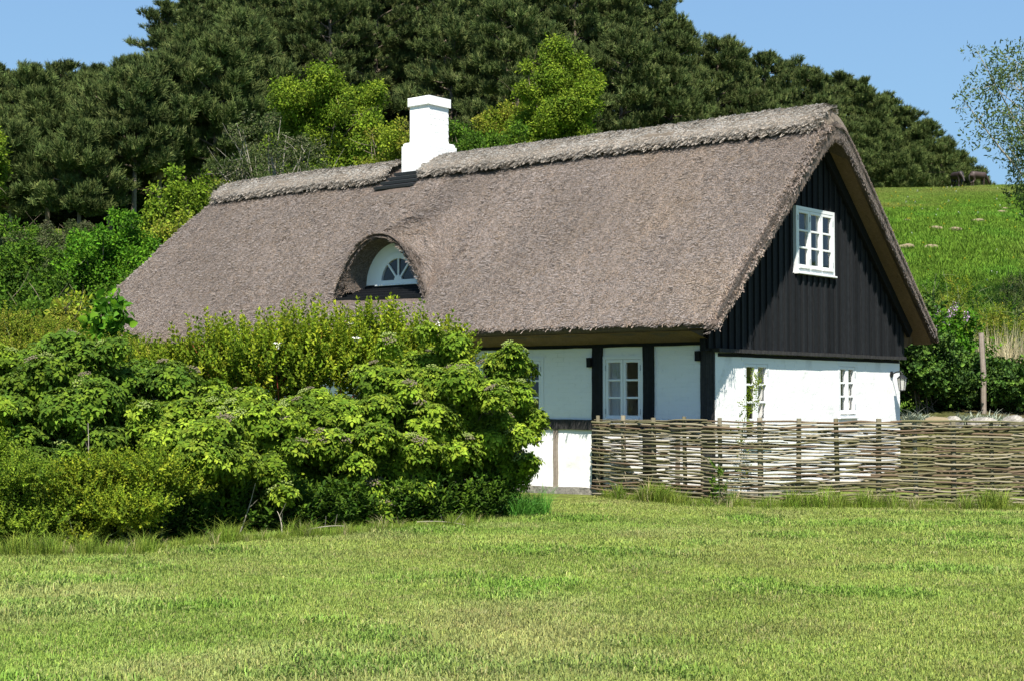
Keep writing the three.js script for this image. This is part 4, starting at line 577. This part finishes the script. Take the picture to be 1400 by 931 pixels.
broadleaf('hazel_tree', 'low pale green thicket tree just behind the chimney', 655, 56, 160, { seed: 604, r: 1.9, ch: 4.2, pal: 'mid', count: 1500, leaf: 'fine' });
broadleaf('hazel_tree', 'pale green thicket tree behind the chimney foot', 540, 56, 172, { seed: 605, r: 1.6, ch: 4, pal: 'yellow', count: 900, leaf: 'fine' });
broadleaf('bare_tree', 'half bare tree with pale twisting branches behind the ridge', 375, 55, 150, { seed: 606, r: 2.1, ch: 4.6, pal: 'dusk', count: 420, leaf: 'fine', limbs: 40, twigs: 4, bark: M.barkPale });
broadleaf('hazel_tree', 'bright green leafy sapling at the left shoulder of the roof', 250, 52, 240, { seed: 607, r: 1.25, ch: 3.6, pal: 'oak', count: 800 });
broadleaf('hazel_tree', 'yellowish shrub tree beside the thatch edge', 225, 47, 290, { seed: 608, r: 1.0, ch: 3, pal: 'yellow', count: 600, leaf: 'fine' });
broadleaf('hawthorn_tree', 'round fresh green tree beside the roof end', 150, 46, 298, { seed: 609, r: 1.5, ch: 3.4, pal: 'lime', count: 2000, leaf: 'fine', n: 34 });
broadleaf('hazel_tree', 'slender green tree at the edge of the wood', 18, 44, 300, { seed: 610, r: 1.2, ch: 4.2, pal: 'mid', count: 1100, leaf: 'fine' });
broadleaf('hazel_tree', 'bright leafy branch tip reaching in beside the pines', -28, 60, 140, { seed: 611, r: 1.0, ch: 3.5, pal: 'oak', count: 500 });
for (const [px, d, top, r, pal, l] of [[80, 52, 345, 1.9, 'dusk', 'dull olive thicket below the round green tree'], [120, 40, 385, 1.5, 'mid', 'green thicket under the round green tree'], [40, 38, 415, 1.5, 'mid', 'dark green thicket behind the hedge end'], [-30, 42, 372, 1.8, 'mid', 'broad green thicket at the foot of the wood'], [180, 42, 372, 1.1, 'mid', 'green thicket touching the end of the roof'], [95, 31, 422, 1.2, 'yellow', 'yellow-green thicket behind the thatch corner shrubs'], [0, 62, 330, 2.2, 'dusk', 'dull thicket on the slope below the pines'], [110, 62, 330, 2.2, 'dusk', 'grey-green thicket under the pine trunks'], [205, 60, 322, 1.8, 'dusk', 'dull green thicket behind the roof end'], [55, 58, 335, 2.0, 'mid', 'leafy thicket below the pines beside the round tree'], [150, 55, 330, 1.8, 'dusk', 'thicket behind the round fresh green tree'], [-50, 56, 340, 2.2, 'dusk', 'thicket at the foot of the outermost pines'], [20, 33, 430, 1.3, 'mid', 'leafy thicket just behind the hedge'], [-30, 70, 312, 2.4, 'dusk', 'low thicket between the outermost pine trunks'], [30, 71, 298, 2.2, 'mid', 'green thicket between the pine trunks'], [85, 70, 306, 2.2, 'dusk', 'dull thicket in front of the pale trunks'], [140, 70, 328, 2.0, 'mid', 'small leafy thicket above the round tree'], [190, 70, 326, 2.0, 'dusk', 'olive thicket beside the pale trunks'], [240, 70, 318, 2.2, 'mid', 'thicket filling the gap above the roof end'], [290, 70, 262, 2.4, 'dusk', 'olive thicket behind the ridge end'], [-40, 82, 262, 2.4, 'dusk', 'dark thicket deep between the outermost pines'], [15, 83, 268, 2.4, 'mid', 'green thicket deep among the pines'], [70, 82, 262, 2.4, 'dusk', 'olive thicket deep among the pines'], [120, 84, 266, 2.4, 'mid', 'leafy thicket deep among the pale trunks'], [172, 83, 256, 2.6, 'dusk', 'brushwood thicket deep among the pale trunks'], [222, 82, 250, 2.6, 'mid', 'thicket in the shade of the pines above the roof end'], [275, 84, 238, 2.6, 'dusk', 'brushwood thicket in the shade behind the ridge end'], [322, 84, 225, 2.6, 'mid', 'leafy thicket behind the half bare tree'], [335, 66, 245, 2.0, 'yellow', 'yellow-green thicket under the half bare tree']]) broadleaf('thicket', l, px, d, top, { seed: 620 + px + d, r, ch: 3.2, pal, count: 1300, leaf: 'fine', category: 'thicket', deep: .8 });
broadleaf('willow_tree', 'grey-green tree with drooping twigs beside the pasture', 1492, 58, -10, { seed: 640, r: 4.3, ch: 8.6, pal: 'willow', count: 1300, size: 1.35, leaf: 'willow', n: 90, k: .2, limbs: 60, twigs: 4, bark: M.barkPale });
console.log('trees');

// ---------------------------------------------------------------- behind the fence, right of the gable
shrub('lilac_shrub', 'large dark green lilac shrub beside the far corner of the gable', 1265, 32.4, { seed: 701, rx: 1.25, ry: 1.15, rz: 1, cy: 1.0, n: 30, k: .3, leaf: 'lilac', pal: 'lilac', count: 1900, mat: M.glossLeaf, stems: 9 });
shrub('lilac_shrub', 'dark green shrub behind the weathered post', 1330, 33.0, { seed: 702, rx: 1.1, ry: .62, rz: .8, cy: .5, n: 26, k: .3, leaf: 'lilac', pal: 'lilac', count: 1700, mat: M.glossLeaf, stems: 7 });
shrub('lilac_shrub', 'dark green shrub in front of the dry reeds', 1395, 32.4, { seed: 703, rx: 1.1, ry: .6, rz: .8, cy: .45, n: 22, k: .3, leaf: 'lilac', pal: 'lilac', count: 1200, mat: M.glossLeaf, stems: 6 });
const lilac = shrub('lilac_shrub', 'tall lilac shrub with pinkish blossom beside the roof verge', 1292, 34.6, { seed: 704, rx: .9, ry: 1.0, rz: .8, cy: 1.2, n: 22, k: .3, leaf: 'lilac', pal: 'lime', count: 900, stems: 6 });
{ const R = rng(710), g = leafBall(61, 40, .09, .03, .03), it = []; for (const [a, b, c] of [[-.35, 1.75, .5], [-.1, 1.95, .55], [.05, 2.12, .4], [.15, 2.28, .3], [-.45, 1.55, .6], [.35, 2.05, .5], [-.25, 2.2, .3]]) it.push({ m: place(V(a, b, c), UP, R() * 6, 1, 1.6), c: rgb(.36, .25, .35).multiplyScalar(.8 + R() * .4) }); inst('blossom', g, M.petal, it, lilac); shade(lilac); }
{ const [x, y, z] = onGround(1345, 32.0), t = thing('wooden_post', 'weathered round wooden post among the dark shrubs', 'post', [x, y, z]); const top = hgt(455, 32) - y, pts = [V(0, -.2, 0), V(.005, top * .5, 0), V(-.035, top, 0)]; part('post_shaft', tube(pts, [.06, .058, .055], 10), M.greyWood, t); shade(t); }
{ const R = rng(720), g = new THREE.Group(); g.name = 'dry_reeds'; tag(g, 'pale dry reed stalks behind the weathered post', 'reeds', null, 'stuff'); scene.add(g); const blade = grassTuft(41, 9, 1.45, .35, .016, .24), it = []; for (let i = 0; i < 120; i++) { const [x, y, z] = onGround(1350 + R() * 100, 34.4 + R() * 1.8); it.push({ m: place(V(x, y, z), V((R() - .5) * .5, 1, (R() - .5) * .4).normalize(), R() * 6, .8 + R() * .45), c: rgb(.42, .36, .22).multiplyScalar(.75 + R() * .5) }); } inst('stalks', blade, M.grass, it, g); shade(g); }
// silver-leaved plants and stones on top of the bank
{ const R = rng(730), leaf = grassTuft(51, 26, .3, .25, .028, .8); for (const [px, s, l] of [[1252, 1, 'silver-leaved plant on the bank beside the house corner'], [1322, .8, 'silver-leaved plant between the bank stones'], [1366, .9, 'silver-leaved plant below the weathered post']]) { const [x, y, z] = onGround(px, 30.6), t = thing('silver_plant', l, 'plant', [x, y, z]); const it = []; for (let i = 0; i < 14; i++) it.push({ m: place(V((R() - .5) * .5 * s, 0, (R() - .5) * .3), V((R() - .5) * .7, 1, (R() - .5) * .5).normalize(), R() * 6, (.7 + R() * .5) * s), c: rgb(.30, .34, .26).multiplyScalar(.8 + R() * .4) }); inst('foliage', leaf, M.grass, it, t); shade(t); } }
function rock(seed, w, h, d) { const R = rng(seed); let g = mergeVertices(new THREE.IcosahedronGeometry(1, 3).deleteAttribute('uv').deleteAttribute('normal')); const p = g.attributes.position, o = seed * 3.7; for (let i = 0; i < p.count; i++) { const v = V(p.getX(i), p.getY(i), p.getZ(i)), k = .8 + .4 * fbm(v.x * 1.3 + o, v.y * 1.3 + v.z * 1.1 + o, 3); p.setXYZ(i, v.x * w * k, v.y * h * k, v.z * d * k); } return metreUV(g); }
for (const [px, w, h, l] of [[1222, .2, .12, 'small grey stone on the bank by the house corner'], [1281, .3, .15, 'reddish stone on the bank between the silver-leaved plants'], [1303, .2, .15, 'upright grey stone on the bank'], [1345, .32, .14, 'long grey stone on the bank below the post'], [1385, .22, .16, 'grey stone on the bank before the dark shrub'], [1410, .25, .14, 'grey stone at the end of the bank']]) { const [x, y, z] = onGround(px, 30.3), m = part(numbered('stone'), rock(px, w, h, .2), px === 1281 ? M.soil : M.stone, scene); m.position.set(x, y + h * .65, z); tag(m, l, 'stone', 'stones along the bank'); shade(m); }
// molehills on the pasture
for (const [px, py, w, l] of [[1242, 339, 1, 'molehill beside the roof verge'], [1274, 339, 1, 'long molehill low on the pasture'], [1282, 313, .9, 'pale molehill on the middle of the pasture'], [1309, 314, .9, 'reddish molehill on the middle of the pasture'], [1340, 303, .9, 'molehill above the tree shadow'], [1373, 291, .9, 'molehill high on the pasture below the drooping tree'], [1243, 302, .7, 'small molehill in the flowery grass'], [1376, 285, .6, 'faint molehill high on the pasture']]) {
  let d = 40; for (; d < 135; d += .25) if (ground(at(px, d), -d) >= hgt(py, d)) break; const [x, y, z] = onGround(px, d), m = part(numbered('molehill'), rock(px + py, .4 * w, .17 * w, .36), M.soil, scene); m.position.set(x, y + .0, z); tag(m, l, 'molehill', 'molehills on the pasture'); shade(m);
}
// saplings on the pasture, young plants by the fence and the gable window
for (const [px, d, top, r, pal, l, c] of [[1278, 54, 350, .45, 'mid', 'small dark sapling on the pasture below the molehills', 130], [1312, 50, 358, .8, 'yellow', 'yellow-green sapling in the middle of the pasture', 240], [1338, 47, 372, .6, 'mid', 'thin green sapling on the lower pasture', 160], [1362, 45, 388, .7, 'mid', 'thin leafy sapling above the dry reeds', 180], [1392, 49, 352, .9, 'dusk', 'bushy sapling under the drooping tree', 320], [1330, 42, 405, .9, 'yellow', 'low yellow-green scrub behind the lilac', 300], [1390, 41, 412, 1.0, 'yellow', 'low scrub behind the dry reeds', 320]]) broadleaf('sapling', l, px, d, top, { seed: 900 + px, r, ch: Math.max(.8, (hgt(top, d) - ground(at(px, d), -d)) * .85), pal, count: c, leaf: 'small', size: 1.6, limbs: 6, twigs: 1, n: 10, category: 'sapling', bark: M.greenStem });
function vine(name, label, px, d, y0, pts, n, pal, size) { const R = rng(px), x = at(px, d), z = -d, t = thing(name, label, 'plant', [x, y0 ?? ground(x, z), z]); const c = new THREE.CatmullRomCurve3(pts), q = c.getPoints(20); part('stem', tube(q, q.map((_, i) => .008 - i * .0003), 5), M.greenStem, t); const it = []; for (let i = 0; i < n; i++) { const p = c.getPoint(.12 + .88 * R()).add(rv(R).multiplyScalar(.11)); it.push({ m: place(p, rv(R).add(V(0, .8, .4)).normalize(), R() * 6, size * (.7 + R() * .5)), c: mixTone(R, PAL[pal]) }); } foliage('foliage', SP.small, M.leaf, it, t); return shade(t); }
vine('climbing_plant', 'leafy climbing shoot in front of the gable window', 1022, 24.45, null, [V(-.12, 0, 0), V(-.1, .8, 0), V(-.05, 1.3, .02), V(.08, 1.65, 0), V(.16, 2.02, .02)], 70, 'dog', 1);
vine('young_plant', 'young leafy plant growing against the wattle fence', 981, 23.55, null, [V(0, 0, 0), V(.02, .3, .03), V(.0, .62, .02)], 26, 'mid', 1);

// ---------------------------------------------------------------- horses on the crest
function horseGeo() {
  const S = 56, mc = new MarchingCubes(S, new THREE.MeshBasicMaterial(), false, false, 60000), sc = 1.35; mc.isolation = 0;
  const caps = [[-.5, 1.12, 0, .33, .35, 1.08, 0, .33], [.35, 1.08, 0, .32, .62, 1.15, 0, .26], [.62, 1.2, 0, .2, 1.02, .82, 0, .11], [1.02, .82, 0, .115, 1.2, .45, .0, .075], [-.55, 1.15, 0, .27, -.72, 1.05, 0, .2]];
  for (const s of [-1, 1]) caps.push([.5, .95, s * .13, .13, .52, .52, s * .13, .065], [.52, .52, s * .13, .065, .5, .12, s * .13, .045], [.5, .12, s * .13, .055, .55, .04, s * .13, .06], [-.62, 1.0, s * .13, .17, -.5, .62, s * .14, .09], [-.5, .62, s * .14, .085, -.68, .42, s * .14, .06], [-.68, .42, s * .14, .055, -.64, .1, s * .14, .045], [-.64, .1, s * .14, .05, -.59, .04, s * .14, .06], [1.0, .92, s * .06, .03, .98, 1.03, s * .09, .012]);
  const P = V(), A = V(), B = V();
  for (let k = 0; k < S; k++) for (let j = 0; j < S; j++) for (let i = 0; i < S; i++) { P.set((i - S / 2) / (S / 2) * sc + .2, (j - S / 2) / (S / 2) * sc + .75, (k - S / 2) / (S / 2) * sc); let f = 1e3; for (const c of caps) { A.set(c[0], c[1], c[2]); B.set(c[4], c[5], c[6]); const ab = B.clone().sub(A), h = Math.min(1, Math.max(0, P.clone().sub(A).dot(ab) / ab.lengthSq())), dd = P.distanceTo(A.addScaledVector(ab, h)) - lerp(c[3], c[7], h), m = Math.max(0, .06 - Math.abs(f - dd)); f = Math.min(f, dd) - m * m / .24; } mc.field[i + j * S + k * S * S] = -f; }
  mc.update(); const n = mc.count, g = new THREE.BufferGeometry(); const p = new Float32Array(mc.positionArray.slice(0, n * 3)); for (let i = 0; i < n; i++) { p[i * 3] = p[i * 3] * sc + .2; p[i * 3 + 1] = p[i * 3 + 1] * sc + .75; p[i * 3 + 2] *= sc; } g.setAttribute('position', new THREE.BufferAttribute(p, 3)); g.setAttribute('normal', new THREE.BufferAttribute(new Float32Array(mc.normalArray.slice(0, n * 3)), 3)); return g;
}
{
  const g = horseGeo(), mane = tube([V(.62, 1.42, 0), V(.85, 1.22, 0), V(1.0, 1.0, 0)], [.05, .06, .03], 6), tail = tube([V(-.82, 1.2, 0), V(-.98, .95, 0), V(-.95, .5, 0)], [.05, .07, .03], 6), hair = new THREE.MeshStandardMaterial({ color: rgb(.015, .012, .01), roughness: .8 });
  for (const [px, d, turn, c, l] of [[1312, 131, -Math.PI * .42, [.02, .011, .008], 'dark brown horse grazing on the hill crest'], [1341, 133, .35, [.045, .026, .018], 'brown horse grazing under the drooping tree on the crest']]) { const [x, y, z] = onGround(px, d), t = thing('horse', l, 'horse', [x, y, z], turn, 'horses grazing on the crest'); t.scale.setScalar(.95); t.position.y += .12; part('body', g, new THREE.MeshStandardMaterial({ color: rgb(...c), roughness: .6 }), t); part('mane', mane, hair, t); part('tail', tail, hair, t); shade(t); }
}
renderer.render(scene, camera);
